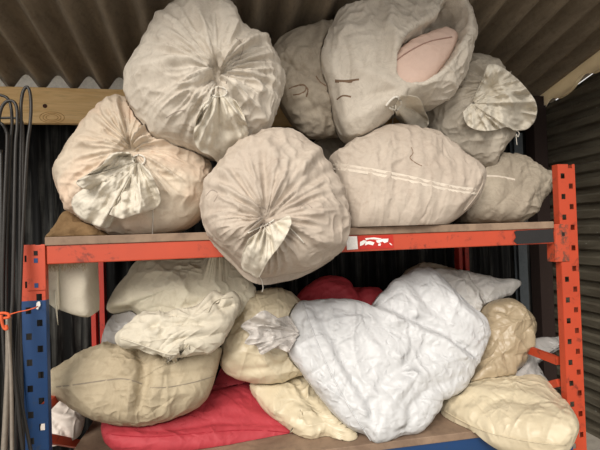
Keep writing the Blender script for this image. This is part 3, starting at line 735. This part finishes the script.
# open sack with a pink cushion
s5 = sack('cloth_sack', 'open-mouthed cloth sack leaning in the middle with pink padding showing', 'sack',
  [(350, -4), (338, 16), (326, 40), (322, 60), (330, 86), (337, 113), (346, 133), (357, 137), (370, 131), (384, 123), (394, 113), (415, 105), (437, 104), (456, 81), (464, 57), (466, 36), (457, 14), (446, -3), (420, -12), (382, -10)],
  (418, 60), 0.26, 0.16, 0.16, 0.4, M['calico'], UPD, 4, lines=(60, 0.008, 60, 40), sub=7, a=0.8, b=0.9, crk=0.018, facet=0.006, ex=0.02, group=GU, kb=0.35, iters=45,
  inner=([(386, 80), (387, 57), (402, 44), (418, 34), (430, 17), (438, 10), (450, 22), (454, 35), (452, 52), (442, 70), (430, 85), (413, 97), (398, 97), (389, 90)], 0.5, 1.5),
  creases=[([(345, 10), (342, 45), (352, 80), (390, 103)], 0.016, 6), ([(372, 8), (368, 45), (375, 75), (392, 100)], -0.016, 6), ([(383, 12), (381, 40), (384, 70)], 0.014, 4), ([(330, 70), (340, 95), (346, 128)], 0.014, 4), ([(350, 125), (375, 112), (394, 104)], 0.014, 5), ([(355, 105), (375, 104), (392, 103)], -0.012, 4), ([(440, 98), (450, 70), (458, 40)], 0.008, 5)])
ruffle(s5, [(402, 95), (418, 98), (424, 110), (428, 124), (414, 135), (405, 127), (396, 118)], M['ruffle'], tie=(395, 104), pleats=4, amp=0.03, lift0=0.02, lift1=0.06, ex=0.12)
cord(s5, [(386, 106), (391, 100), (397, 97), (401, 104), (396, 110), (389, 108)], 0.006)
cord(s5, [(393, 106), (393, 118), (392, 130), (393, 143)], 0.0025); cord(s5, [(414, 134), (415, 142), (418, 152)], 0.0018)
for q, w_ in (([(335, 81), (346, 81.5), (359, 80)], 3.2), ([(337, 100), (343, 96), (351, 97)], 2.2)): mark(s5, q, w_, M['ink'])
# cushion inside
s5b = sack('cushion', 'pale pink two-layer padded cushion poking out of the open sack', 'cushion',
  [(384, 72), (389, 60), (402, 48), (420, 37), (438, 30), (453, 32), (456, 40), (448, 58), (436, 76), (420, 94), (400, 98), (388, 90)],
  (420, 65), 0.15, 0.10, 0.07, 0.09, M['pink'], UPD, 5, a=0.8, b=0.8, ex=0.004, press=False, lump=0.003)
cord(s5b, [(387, 72), (397, 60), (413, 49), (431, 41), (452, 37)], 0.003, M['pink_seam'], 'piping_seam'); 
# left sack
s2 = sack('cloth_sack', 'peach-tinged tied cloth sack at the left end of the upper shelf', 'sack',
  [(110, 100), (97, 108), (77, 132), (66, 148), (55, 170), (54, 184), (63, 203), (78, 217), (100, 230), (118, 237), (150, 238), (180, 231), (198, 220), (209, 202), (212, 175), (204, 152), (180, 135), (150, 110), (126, 99)],
  (137, 161), 0.26, 0.14, 0.17, 0.4, M['calico_warm'], UPD, 6, rad=(34, 0.010), sub=7, pleat=(14, 0.02, 0.3), ex=0.04, extie=0.2, dimple=0.05, rcrk=0.03, group=GU, kb=0.35, iters=45,
  creases=[([(134, 156), (122, 130), (112, 106)], 0.014, 5), ([(130, 158), (100, 140), (84, 134)], -0.012, 5), ([(128, 164), (96, 165), (60, 172)], 0.012, 5), ([(142, 156), (160, 140), (180, 138)], 0.012, 5), ([(146, 162), (170, 160), (200, 170)], -0.012, 5), ([(142, 168), (160, 190), (185, 205)], 0.014, 6)])
for q_, ld_, sd_ in (([(150, 172), (158, 190), (160, 202), (151, 210), (136, 214), (122, 218), (110, 214)], 0.02, 71), ([(118, 200), (114, 216), (108, 227), (97, 225), (84, 219), (74, 209), (74, 197), (88, 186)], 0.03, 72), ([(98, 190), (84, 188), (77, 182), (88, 174), (101, 166), (112, 154), (128, 152)], 0.04, 73)):
    ruffle(s2, q_, M['ruffle'], tie=(138, 161), pleats=5, amp=0.05, lift1=ld_, ex=0.16, ns=80, nt=44, seed=sd_)
tie_ring(s2, (139, 160), 6, 5, 0.004)
cord(s2, [(153, 205), (153, 222), (152, 240), (152, 245)], 0.0028)
# right rear sack
s6 = sack('cloth_sack', 'tied cloth sack with a frilled neck at the right of the upper pile', 'sack',
  [(463, 56), (480, 62), (492, 70), (502, 85), (509, 110), (510, 133), (503, 146), (495, 160), (485, 170), (465, 165), (442, 150), (428, 135), (424, 110), (436, 84), (450, 64)],
  (471, 104), 0.42, 0.34, 0.2, 0.3, M['calico_grey'], UPD, 7, rad=(26, 0.009), sub=7, pleat=(11, 0.016, 0.34), ex=0.04, extie=0.15, dimple=0.04, rcrk=0.026, group=GU, kb=0.3,
  creases=[([(470, 108), (462, 130), (458, 155)], 0.01, 5), ([(474, 110), (478, 135), (476, 160)], -0.01, 5)])
ruffle(s6, [(484, 78), (488, 66), (498, 66), (513, 76), (526, 89), (535, 103), (535, 117), (527, 128), (515, 130), (506, 127), (494, 130), (478, 130), (467, 124), (463, 112)], M['ruffle'], tie=(472, 103), pleats=13, amp=0.05, lift1=0.02, ex=0.2, ns=150, nt=44)
cord(s6, [(516, 130), (519, 133), (518, 137), (516, 134), (517, 145)], 0.0022)
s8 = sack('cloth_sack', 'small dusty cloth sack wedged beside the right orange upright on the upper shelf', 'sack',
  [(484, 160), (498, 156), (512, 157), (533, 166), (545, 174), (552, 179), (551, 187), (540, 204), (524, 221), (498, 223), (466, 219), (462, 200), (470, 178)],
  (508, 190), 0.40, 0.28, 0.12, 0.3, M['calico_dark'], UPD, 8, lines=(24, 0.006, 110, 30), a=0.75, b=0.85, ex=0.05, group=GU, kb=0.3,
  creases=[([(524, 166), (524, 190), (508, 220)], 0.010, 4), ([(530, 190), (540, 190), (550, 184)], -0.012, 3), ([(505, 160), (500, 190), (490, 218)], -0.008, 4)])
mark(s8, [(484, 176), (500, 177), (515, 180)], 3.0, M['stripe'], 'woven_stripe')
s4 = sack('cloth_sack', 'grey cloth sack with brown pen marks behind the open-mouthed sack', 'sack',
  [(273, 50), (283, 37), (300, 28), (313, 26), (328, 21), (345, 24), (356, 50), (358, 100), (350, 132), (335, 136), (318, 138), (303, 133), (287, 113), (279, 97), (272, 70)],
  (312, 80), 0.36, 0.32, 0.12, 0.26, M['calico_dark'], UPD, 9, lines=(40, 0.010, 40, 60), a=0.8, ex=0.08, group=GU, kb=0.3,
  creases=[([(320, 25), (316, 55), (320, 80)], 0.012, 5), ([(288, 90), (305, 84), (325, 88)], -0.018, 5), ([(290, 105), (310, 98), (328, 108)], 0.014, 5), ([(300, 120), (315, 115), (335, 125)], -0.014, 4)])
for q in ([(289, 89), (296, 86), (304, 85), (306, 90), (300, 94), (293, 95)], [(304, 85), (308, 90), (306, 97)], [(316, 76), (320, 82), (326, 86)]): mark(s4, q, 1.6, M['ink'])
s9 = sack('cloth_sack', 'half-hidden grey cloth sack behind the striped sack on the upper shelf', 'sack',
  [(312, 142), (326, 136), (342, 136), (362, 142), (372, 165), (370, 215), (350, 230), (322, 230), (305, 210), (302, 165)],
  (338, 180), 0.62, 0.58, 0.1, 0.22, M['calico_grey'], UPD, 10, ex=0.06, group=GU, single=True)
sb = sack('burlap_sack', 'crumpled brown burlap sack under the left end of the pile', 'sack',
  [(50, 241), (52, 234), (58, 224), (66, 213), (80, 217), (98, 227), (113, 237), (112, 242), (80, 243)],
  (76, 232), 0.26, 0.18, 0.06, 0.14, M['burlap'], UPD, 11, ex=0.07, single=True, creases=[([(58, 235), (72, 225), (88, 224)], -0.01, 3), ([(70, 238), (85, 230), (100, 231)], 0.01, 3)])

# ------------------------------------------------------------------ lower shelf
GL = 'stuffed sacks on the lower shelf'
l9 = sack('woven_plastic_sheet', 'large crumpled white woven plastic sheet spread over the lower shelf', 'sheet',
  [(302, 302), (327, 303), (353, 308), (367, 311), (376, 300), (393, 283), (410, 272), (421, 270), (433, 273), (447, 288), (470, 307), (485, 317), (488, 331), (485, 348), (477, 367), (464, 388), (453, 395), (440, 402), (438, 409), (430, 420), (417, 432), (400, 437), (388, 440), (375, 443), (366, 438), (347, 428), (333, 413), (314, 390), (298, 369), (287, 353), (292, 344), (297, 336), (288, 320), (292, 308)],
  (395, 355), 0.42, 0.04, 0.12, 0.10, M['white_woven'], LOD, 12, lines=(110, 0.007, 40, 45), sub=7, a=0.7, b=0.6, ex=0.02, kb=0.4, iters=25, crk=0.005, facet=0.010, lump=0.006, ka=0.03,
  creases=[([(330, 306), (366, 313), (400, 330), (432, 347), (466, 368)], 0.022, 6), ([(372, 309), (402, 324), (436, 340), (470, 358)], -0.028, 6), ([(420, 272), (430, 292), (455, 318), (482, 335)], 0.018, 6), ([(300, 305), (315, 340), (340, 385), (372, 440)], 0.012, 5), ([(308, 304), (322, 335), (350, 385), (372, 425)], -0.014, 5),
           ([(362, 440), (366, 405), (378, 380), (420, 355)], -0.014, 6), ([(372, 438), (378, 410), (400, 385), (440, 365)], 0.014, 6), ([(400, 434), (402, 410), (420, 392), (455, 378)], -0.012, 5), ([(392, 285), (388, 310), (398, 320)], 0.012, 5), ([(405, 275), (412, 300), (440, 330)], -0.012, 5), ([(340, 310), (360, 345), (380, 372)], 0.010, 6)])
cord(l9, [(303, 303), (312, 330), (330, 372), (352, 412), (371, 441)], 0.0035, M['white_woven'], 'hem')
l12 = sack('plastic_sack', 'cream stuffed plastic sack slumping over the blue beam at the right', 'sack',
  [(440, 404), (447, 398), (463, 392), (487, 388), (512, 386), (537, 383), (548, 389), (560, 403), (571, 419), (577, 433), (574, 443), (560, 449), (540, 448), (510, 443), (483, 435), (457, 423), (443, 413)],
  (510, 415), 0.26, -0.20, 0.11, 0.12, M['pale_plastic'], (DECKL, -0.004, 0.55), 13, lines=(40, 0.005, 20, 40), crk=0.008, facet=0.007, skew=-0.0018, sub=7, a=0.72, b=0.75, ex=0.045, group=GL, kb=0.3,
  creases=[([(450, 405), (490, 412), (530, 418), (566, 436)], 0.010, 5), ([(478, 425), (500, 420), (540, 425)], -0.008, 4), ([(560, 410), (562, 425), (568, 440)], 0.010, 4), ([(545, 395), (555, 410), (560, 430)], -0.01, 4)])
cord(l12, [(443, 410), (458, 419), (484, 431), (511, 438), (540, 443), (566, 445)], 0.0025, M['pale_plastic'], 'seam')
l1 = sack('cloth_sack', 'plump beige pillow-shaped sack at the front left of the lower shelf', 'sack',
  [(49, 378), (51, 374), (67, 364), (90, 352), (111, 346), (130, 346), (148, 350), (170, 354), (204, 353), (222, 349), (221, 362), (214, 386), (207, 400), (192, 411), (168, 420), (144, 426), (127, 427), (100, 422), (73, 411), (60, 400), (50, 393)],
  (140, 385), 0.32, 0.16, 0.15, 0.16, M['beige'], LOD, 14, lines=(40, 0.004, 100, 40), sub=7, a=0.72, b=0.75, ex=0.03, group=GL, kb=0.45, iters=45,
  creases=[([(141, 349), (148, 368), (148, 388), (142, 420)], -0.034, 6), ([(128, 360), (134, 385), (132, 415)], 0.010, 8), ([(160, 360), (160, 385), (152, 412)], 0.010, 7), ([(150, 384), (180, 380), (216, 372)], -0.008, 3), ([(52, 386), (80, 384), (110, 380), (138, 384)], -0.006, 3), ([(150, 395), (175, 398), (200, 392)], 0.010, 5)])
M['stitch'] = plain('grey_stitching', (142, 130, 112), 0.9)
mark(l1, [(56, 387), (80, 384), (108, 380), (125, 379), (142, 384)], 1.2, M['stitch'], 'seam'); mark(l1, [(150, 388), (170, 387), (195, 382), (214, 376)], 1.0, M['stitch'], 'seam')
l6 = sack('woven_sack', 'flat bright red woven sack at the front of the lower shelf', 'sack',
  [(102, 425), (112, 421), (144, 421), (176, 412), (205, 398), (232, 390), (252, 387), (262, 398), (272, 413), (295, 430), (299, 437), (290, 440), (263, 443), (230, 448), (190, 451), (150, 451), (117, 447), (104, 438)],
  (205, 428), 0.48, 0.13, 0.06, 0.08, M['red'], LOD, 15, lines=(30, 0.003, 10, 40), sub=7, a=0.7, b=0.7, ex=0.03, group=GL, kb=0.4,
  creases=[([(110, 436), (160, 440), (220, 432), (290, 434)], -0.008, 3), ([(210, 402), (235, 418), (280, 430)], 0.008, 5), ([(150, 430), (200, 425), (250, 415)], 0.006, 5)])
mark(l6, [(106, 434), (150, 437), (200, 433), (250, 430), (292, 433)], 0.8, plain('dark_red_thread', (150, 26, 40), 0.9), 'seam')
l5 = sack('plastic_sack', 'cream filled clear plastic sack in the middle of the lower shelf', 'sack',
  [(238, 297), (258, 291), (277, 289), (294, 295), (303, 306), (308, 335), (307, 368), (297, 376), (273, 383), (252, 383), (230, 376), (221, 366), (221, 352), (227, 328), (232, 310)],
  (263, 335), 0.46, 0.30, 0.14, 0.2, M['pale_plastic'], LOD, 16, lines=(40, 0.006, 60, 60), crk=0.008, facet=0.007, sub=7, ex=0.06, group=GL, kb=0.3,
  creases=[([(240, 305), (250, 330), (236, 360)], 0.01, 5), ([(270, 360), (285, 355), (300, 358)], 0.008, 4), ([(235, 372), (260, 370), (290, 365)], -0.008, 4)])
ruffle(l5, [(288, 316), (276, 318), (265, 311), (253, 318), (242, 326), (250, 334), (246, 343), (257, 346), (262, 354), (275, 348), (288, 352)], M['film'], 'plastic_neck', tie=(300, 333), pleats=6, amp=0.06, lift1=0.03, ex=0.22, ns=130, nt=44, over=(l9,), label='crumpled clear plastic neck of the sack')
l7 = sack('plastic_sack', 'low cream stuffed sack tucked between red sack and white sheet', 'sack',
  [(252, 385), (270, 381), (297, 374), (318, 392), (332, 408), (345, 426), (354, 437), (346, 441), (328, 433), (312, 435), (297, 429), (281, 418), (266, 407), (257, 396)],
  (300, 405), 0.42, 0.06, 0.05, 0.09, M['pale_plastic'], LOD, 17, facet=0.007, a=0.75, b=0.8, ex=0.06, group=GL,
  creases=[([(318, 400), (330, 418), (345, 436)], 0.008, 3), ([(290, 385), (300, 400), (322, 425)], -0.008, 3)])
l4 = sack('cotton_sack', 'rumpled off-white cotton sack folded on top of the beige one', 'sack',
  [(119, 336), (124, 331), (140, 318), (163, 315), (180, 312), (198, 306), (213, 292), (224, 296), (234, 292), (241, 303), (234, 320), (227, 333), (220, 344), (210, 352), (193, 354), (177, 356), (160, 352), (133, 344), (121, 341)],
  (185, 332), 0.22, 0.12, 0.09, 0.08, M['white_cloth'], LOD, 18, lines=(40, 0.008, -10, 25), crk=0.018, facet=0.007, sub=7, a=0.75, b=0.8, ex=0.08, group=GL, kb=0.3,
  creases=[([(125, 340), (150, 345), (175, 352)], 0.014, 3), ([(150, 330), (160, 326), (168, 332), (160, 340)], -0.018, 4), ([(172, 336), (200, 332), (228, 326)], 0.008, 4), ([(172, 344), (200, 340), (222, 336)], -0.008, 3), ([(215, 300), (222, 312), (236, 306)], -0.016, 4), ([(180, 325), (200, 320), (225, 316)], 0.010, 5)])
cord(l4, [(120, 338), (133, 342), (150, 348), (168, 354), (177, 354)], 0.004, M['white_cloth'], 'hem'); cord(l4, [(208, 312), (214, 302), (222, 298), (232, 297)], 0.004, M['white_cloth'], 'tie_cord')
l2 = sack('cotton_sack', 'long cream cotton sack pushed up beneath the orange beam', 'sack',
  [(106, 311), (109, 299), (120, 281), (136, 264), (150, 260), (190, 258), (228, 259), (243, 269), (256, 292), (252, 312), (230, 325), (190, 330), (150, 326), (132, 312), (118, 313)],
  (185, 292), 0.48, 0.34, 0.14, 0.18, M['cream_cloth'], LOD, 19, lines=(24, 0.005, -25, 30), crk=0.014, sub=7, a=0.78, b=0.85, ex=0.035, group=GL, kb=0.4,
  creases=[([(130, 272), (122, 295), (128, 310)], -0.012, 5), ([(150, 265), (170, 290), (200, 305)], 0.010, 8), ([(190, 262), (215, 280), (245, 292)], -0.008, 8)])
l10 = sack('plastic_sack', 'tan stuffed plastic sack upright behind the cream one at the right', 'sack',
  [(483, 311), (493, 301), (507, 299), (522, 309), (530, 322), (529, 340), (524, 355), (519, 365), (507, 375), (500, 385), (488, 392), (468, 392), (456, 390), (470, 370), (479, 345)],
  (503, 342), 0.44, 0.28, 0.13, 0.15, M['tan'], LOD, 20, lines=(30, 0.006, 70, 50), crk=0.008, facet=0.010, sub=7, a=0.8, ex=0.07, group=GL, kb=0.3,
  creases=[([(486, 312), (496, 316), (500, 308)], -0.014, 3), ([(490, 356), (505, 357), (522, 354)], -0.014, 4), ([(508, 305), (515, 325), (520, 350)], 0.010, 4), ([(480, 365), (495, 372), (505, 372)], 0.008, 4), ([(490, 330), (500, 340), (492, 355)], 0.008, 5)])
l11 = sack('plastic_wrapper', 'loose clear plastic wrapper trailing onto the orange side brace', 'wrapper',
  [(526, 345), (535, 341), (549, 341), (562, 342), (549, 350), (540, 355), (538, 366), (544, 380), (552, 392), (528, 396), (502, 392), (508, 378), (520, 365)],
  (531, 368), 0.44, 0.22, 0.03, 0.04, M['grey_film'], LOD, 21, facet=0.014, a=0.7, ex=0.09, single=True, creases=[([(530, 345), (528, 365), (515, 385)], 0.01, 3), ([(535, 350), (535, 375), (540, 390)], -0.01, 3)])
l9c = sack('woven_plastic_sheet', 'smaller white woven plastic sheet with a pointed corner behind the large one', 'sheet',
  [(420, 272), (435, 269), (455, 272), (480, 276), (499, 281), (517, 283), (513, 288), (507, 294), (495, 301), (487, 312), (480, 330), (450, 325), (425, 300)],
  (462, 295), 0.58, 0.46, 0.06, 0.08, M['grey_woven'], LOD, 22, lines=(36, 0.006, 20, 50), sub=7, crk=0.004, facet=0.014, a=0.7, b=0.7, ex=0.06, single=True,
  creases=[([(440, 272), (460, 290), (478, 310)], 0.014, 4), ([(470, 278), (478, 295), (484, 305)], -0.014, 4), ([(512, 284), (490, 290), (470, 292)], 0.010, 4)])
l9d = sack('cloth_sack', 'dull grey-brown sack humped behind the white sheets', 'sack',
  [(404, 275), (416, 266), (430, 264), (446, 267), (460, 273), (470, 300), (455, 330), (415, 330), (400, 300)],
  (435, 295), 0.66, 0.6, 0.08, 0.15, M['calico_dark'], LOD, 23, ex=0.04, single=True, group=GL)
l8 = sack('woven_sack', 'dark red woven sack in the shadow at the back of the lower shelf', 'sack',
  [(297, 294), (310, 283), (326, 277), (343, 279), (354, 286), (366, 288), (380, 291), (386, 300), (384, 330), (340, 345), (300, 335), (293, 310)],
  (340, 310), 0.62, 0.5, 0.12, 0.2, M['red'], LOD, 24, ex=0.04, single=True, group=GL, creases=[([(354, 284), (358, 300), (356, 320)], -0.03, 5), ([(318, 285), (335, 292), (348, 305)], 0.012, 5)])
l3 = sack('plastic_sack', 'grey translucent plastic sack behind the rumpled cotton one', 'sack',
  [(104, 340), (106, 328), (112, 318), (123, 309), (138, 307), (152, 318), (155, 340), (140, 352), (118, 352), (106, 347)],
  (128, 332), 0.44, 0.36, 0.08, 0.12, M['grey_film'], LOD, 25, ex=0.07, single=True, group=GL)
l6b = sack('woven_sack', 'small folded red woven sack wedged behind the flat red one', 'sack',
  [(208, 400), (214, 384), (223, 367), (238, 371), (252, 380), (252, 389), (234, 395), (215, 404), (198, 404), (196, 390)],
  (228, 386), 0.56, 0.44, 0.05, 0.08, M['red'], LOD, 26, ex=0.05, single=True, group=GL)
l13 = sack('plastic_bag', 'dull white plastic bag slumped behind the blue upright', 'bag',
  [(44, 420), (50, 408), (62, 399), (73, 407), (83, 414), (81, 430), (73, 443), (64, 443), (58, 451), (45, 452)],
  (63, 426), 0.46, 0.36, 0.07, 0.12, M['dull_white'], LOD, 27, ex=0.06, single=True, creases=[([(55, 412), (66, 418), (80, 418)], 0.01, 3), ([(60, 425), (68, 432), (72, 442)], -0.01, 3)])

# ------------------------------------------------------------------ folded white cloth hanging under the upper boards
wr = empty('folded_cloth', at(np.array(72), np.array(270), np.array(0.14)), 'folded white cloth with a frayed top hanging beneath the upper shelf board', 'cloth')
wr.location.z = ZU-0.31
def hang(name, x0, x1, y0, y1, z0f, z1, mat, parent, bulge=0.03, n=28, mz=14):
    V = []; F = []; cx, hx, cy, hy = (x0+x1)/2, (x1-x0)/2, (y0+y1)/2, (y1-y0)/2
    for k in range(mz+1):
        t = k/mz
        for j in range(n):
            th = 2*math.pi*j/n; ca, sa = math.cos(th), math.sin(th)
            ex_ = 0.45; X = cx+hx*math.copysign(abs(ca)**ex_, ca)*(1+0.02*math.sin(9*t+3*th)); Y = cy+hy*math.copysign(abs(sa)**ex_, sa)
            z0 = z0f(X); z = z1+(z0-z1)*min(t, 0.96)/0.96; s = 1 if t < 0.96 else 0.8
            V.append((cx+(X-cx)*s, cy+(Y-cy)*s, z))
    for k in range(mz):
        for j in range(n): F.append((k*n+j, k*n+(j+1) % n, (k+1)*n+(j+1) % n, (k+1)*n+j))
    F.append(list(range(n))); F.append([mz*n+j for j in range(n)])
    return fixn(mesh(name, V, F, mat, parent))
p0 = at(np.array(54), np.array(305), np.array(0.12)); p1 = at(np.array(91), np.array(318), np.array(0.12))
hang('folded_layers', p0[0], p1[0], 0.10, 0.30, lambda x: p0[2]+(p1[2]-p0[2])*np.clip((x-p0[0])/(p1[0]-p0[0]), 0, 1)**0.5, ZU-0.004, M['white_cloth'], wr)
q0 = at(np.array(48), np.array(304), np.array(0.08)); q1 = at(np.array(59), np.array(310), np.array(0.08))
hang('loose_flap', q0[0], q1[0], 0.075, 0.092, lambda x: q0[2]+(q1[2]-q0[2])*np.clip((x-q0[0])/(q1[0]-q0[0]), 0, 1), ZU-0.004, M['cream_cloth'], wr)
rnd = random.Random(5); fr = MB()
for i in range(150):
    x = p0[0]-0.03+rnd.random()*(p1[0]-p0[0]+0.03); z = ZU-BH+0.005; l = 0.012+0.03*rnd.random()**2
    fr.tube([(x, 0.07, z), (x+rnd.uniform(-.006, .006), 0.068, z-l*0.6), (x+rnd.uniform(-.012, .012), 0.069, z-l)], 0.0009, 4)
o = fr.build('frayed_fringe', M['fray'], wr); o['kind'] = 'stuff'
MB().tube([at(np.array(a), np.array(b), np.array(0.07)) for a, b in ((55, 290), (56, 305), (57, 316), (58, 325))], [0.004, 0.004, 0.003, 0.001], 6).build('loose_strand', M['cream_cloth'], wr, smooth=True)

# ------------------------------------------------------------------ bent rods standing at the left
GR = 'bent rods leaning beside the rack'
def rod(pts, Y0, Y1, r, label, mat='rod', name='bent_rod'):
    P = catmull(pts, 8, closed=False); y0, y1 = P[:, 1].min(), P[:, 1].max()
    Q = at(P[:, 0], P[:, 1], Y0+(Y1-Y0)*(P[:, 1]-y0)/(y1-y0))
    ends = []
    def down(q, d):                                # carry a leg straight on to the floor
        d = d/np.linalg.norm(d); 
        if d[2] > -0.3: d = np.array([0, 0, -1.0])
        return q+d*((q[2]-0.006)/-d[2])
    Q = np.vstack([Q, down(Q[-1], Q[-1]-Q[-9])])
    if P[0, 1] > 440: Q = np.vstack([down(Q[0], Q[0]-Q[8]), Q])
    o = MB().tube(Q, r, 8).build(name, M[mat], None, smooth=True); tag(o, label, 'rod', GR); return o
rod([(16, 452), (19, 300), (20, 200), (21, 125), (21, 105), (23, 92), (27, 87), (30, 93), (31, 107), (30, 125), (27, 150), (23, 225), (20, 300), (17.5, 372), (31, 452)], 0.02, -0.13, 0.006, 'black rod bent into a tall narrow hairpin, its top loop before the pine plank')
rod([(-6, 93), (0, 95), (7, 98), (11, 107), (12, 125), (10, 150), (7, 225), (6, 300), (7, 380), (4, 452)], 0.05, -0.1, 0.006, 'black rod curving in from the left edge with the widest bend')
rod([(-2, 128), (0, 113), (3, 105), (8, 101), (14, 102), (17, 110), (17, 128), (15.5, 150), (14, 225), (12.5, 300), (11, 338), (23, 452)], 0.0, -0.15, 0.006, 'black rod with a rounded hook top just left of the hairpin rod')
rod([(-4, 118), (5, 118), (14, 118), (20, 121), (23, 130), (22.5, 200), (21, 300), (24, 452)], 0.07, -0.03, 0.005, 'thin black rod whose bent top crosses the other rods level')
rod([(-4, 121), (2, 124), (6, 131), (7, 145), (4, 225), (3, 330), (12, 452)], 0.02, -0.1, 0.006, 'low black rod hooked at the far left below the others')
rod([(1, 150), (1.5, 220), (2, 300), (5, 333), (10, 375), (15, 452)], 0.1, -0.06, 0.006, 'straight black rod slanting to the right at the far left')
rod([(8.5, 317), (8.5, 340), (8, 375), (4, 452)], -0.1, -0.18, 0.010, 'thick grey rod standing at the lower left', 'rod_grey')
rod([(7, 317), (11, 375), (12, 452)], -0.12, -0.2, 0.006, 'slim grey rod beside the thick one at the lower left', 'rod_grey')
tw = empty('twine', at(np.array(4), np.array(318), np.array(-0.2)), 'orange twine knotted round the rods and tied to the blue upright', 'twine')
g = lambda L, Y: [at(np.array(a), np.array(b), np.array(Y)) for a, b in catmull(L, 6, closed=False)]
MB().tube(g([(-3, 314), (3, 313), (8, 314), (9, 317), (4, 318), (-3, 317)], -0.19), 0.005, 8).build('wrap', M['twine'], tw, smooth=True)
MB().tube(g([(1, 315), (2, 322), (4, 328), (7, 329), (6, 325)], -0.195), 0.005, 8).build('knot', M['twine'], tw, smooth=True)
MB().tube(g([(8, 315), (18, 312), (28, 310), (37, 307)], -0.19)[:-1]+[at(np.array(37.5), np.array(306.5), np.array(-0.012))], 0.0022, 6).build('tail', M['twine'], tw, smooth=True)
def chip(pts, Y, mat, name, label, cat):
    V = [at(np.array(a), np.array(b), np.array(Y)) for a, b in pts]+[at(np.array(a), np.array(b), np.array(Y-0.004)) for a, b in pts]; m = len(pts)
    return fixn(mesh(name, V, [list(range(m))[::-1], [m+i for i in range(m)]]+[(i, (i+1) % m, m+(i+1) % m, m+i) for i in range(m)], mat, rack, smooth=False))
chip([(36.5, 303), (38, 301.5), (40, 301.5), (40.5, 305), (38, 309.5), (36, 309)], -0.004, M['white'], 'paper_scrap', '', '')
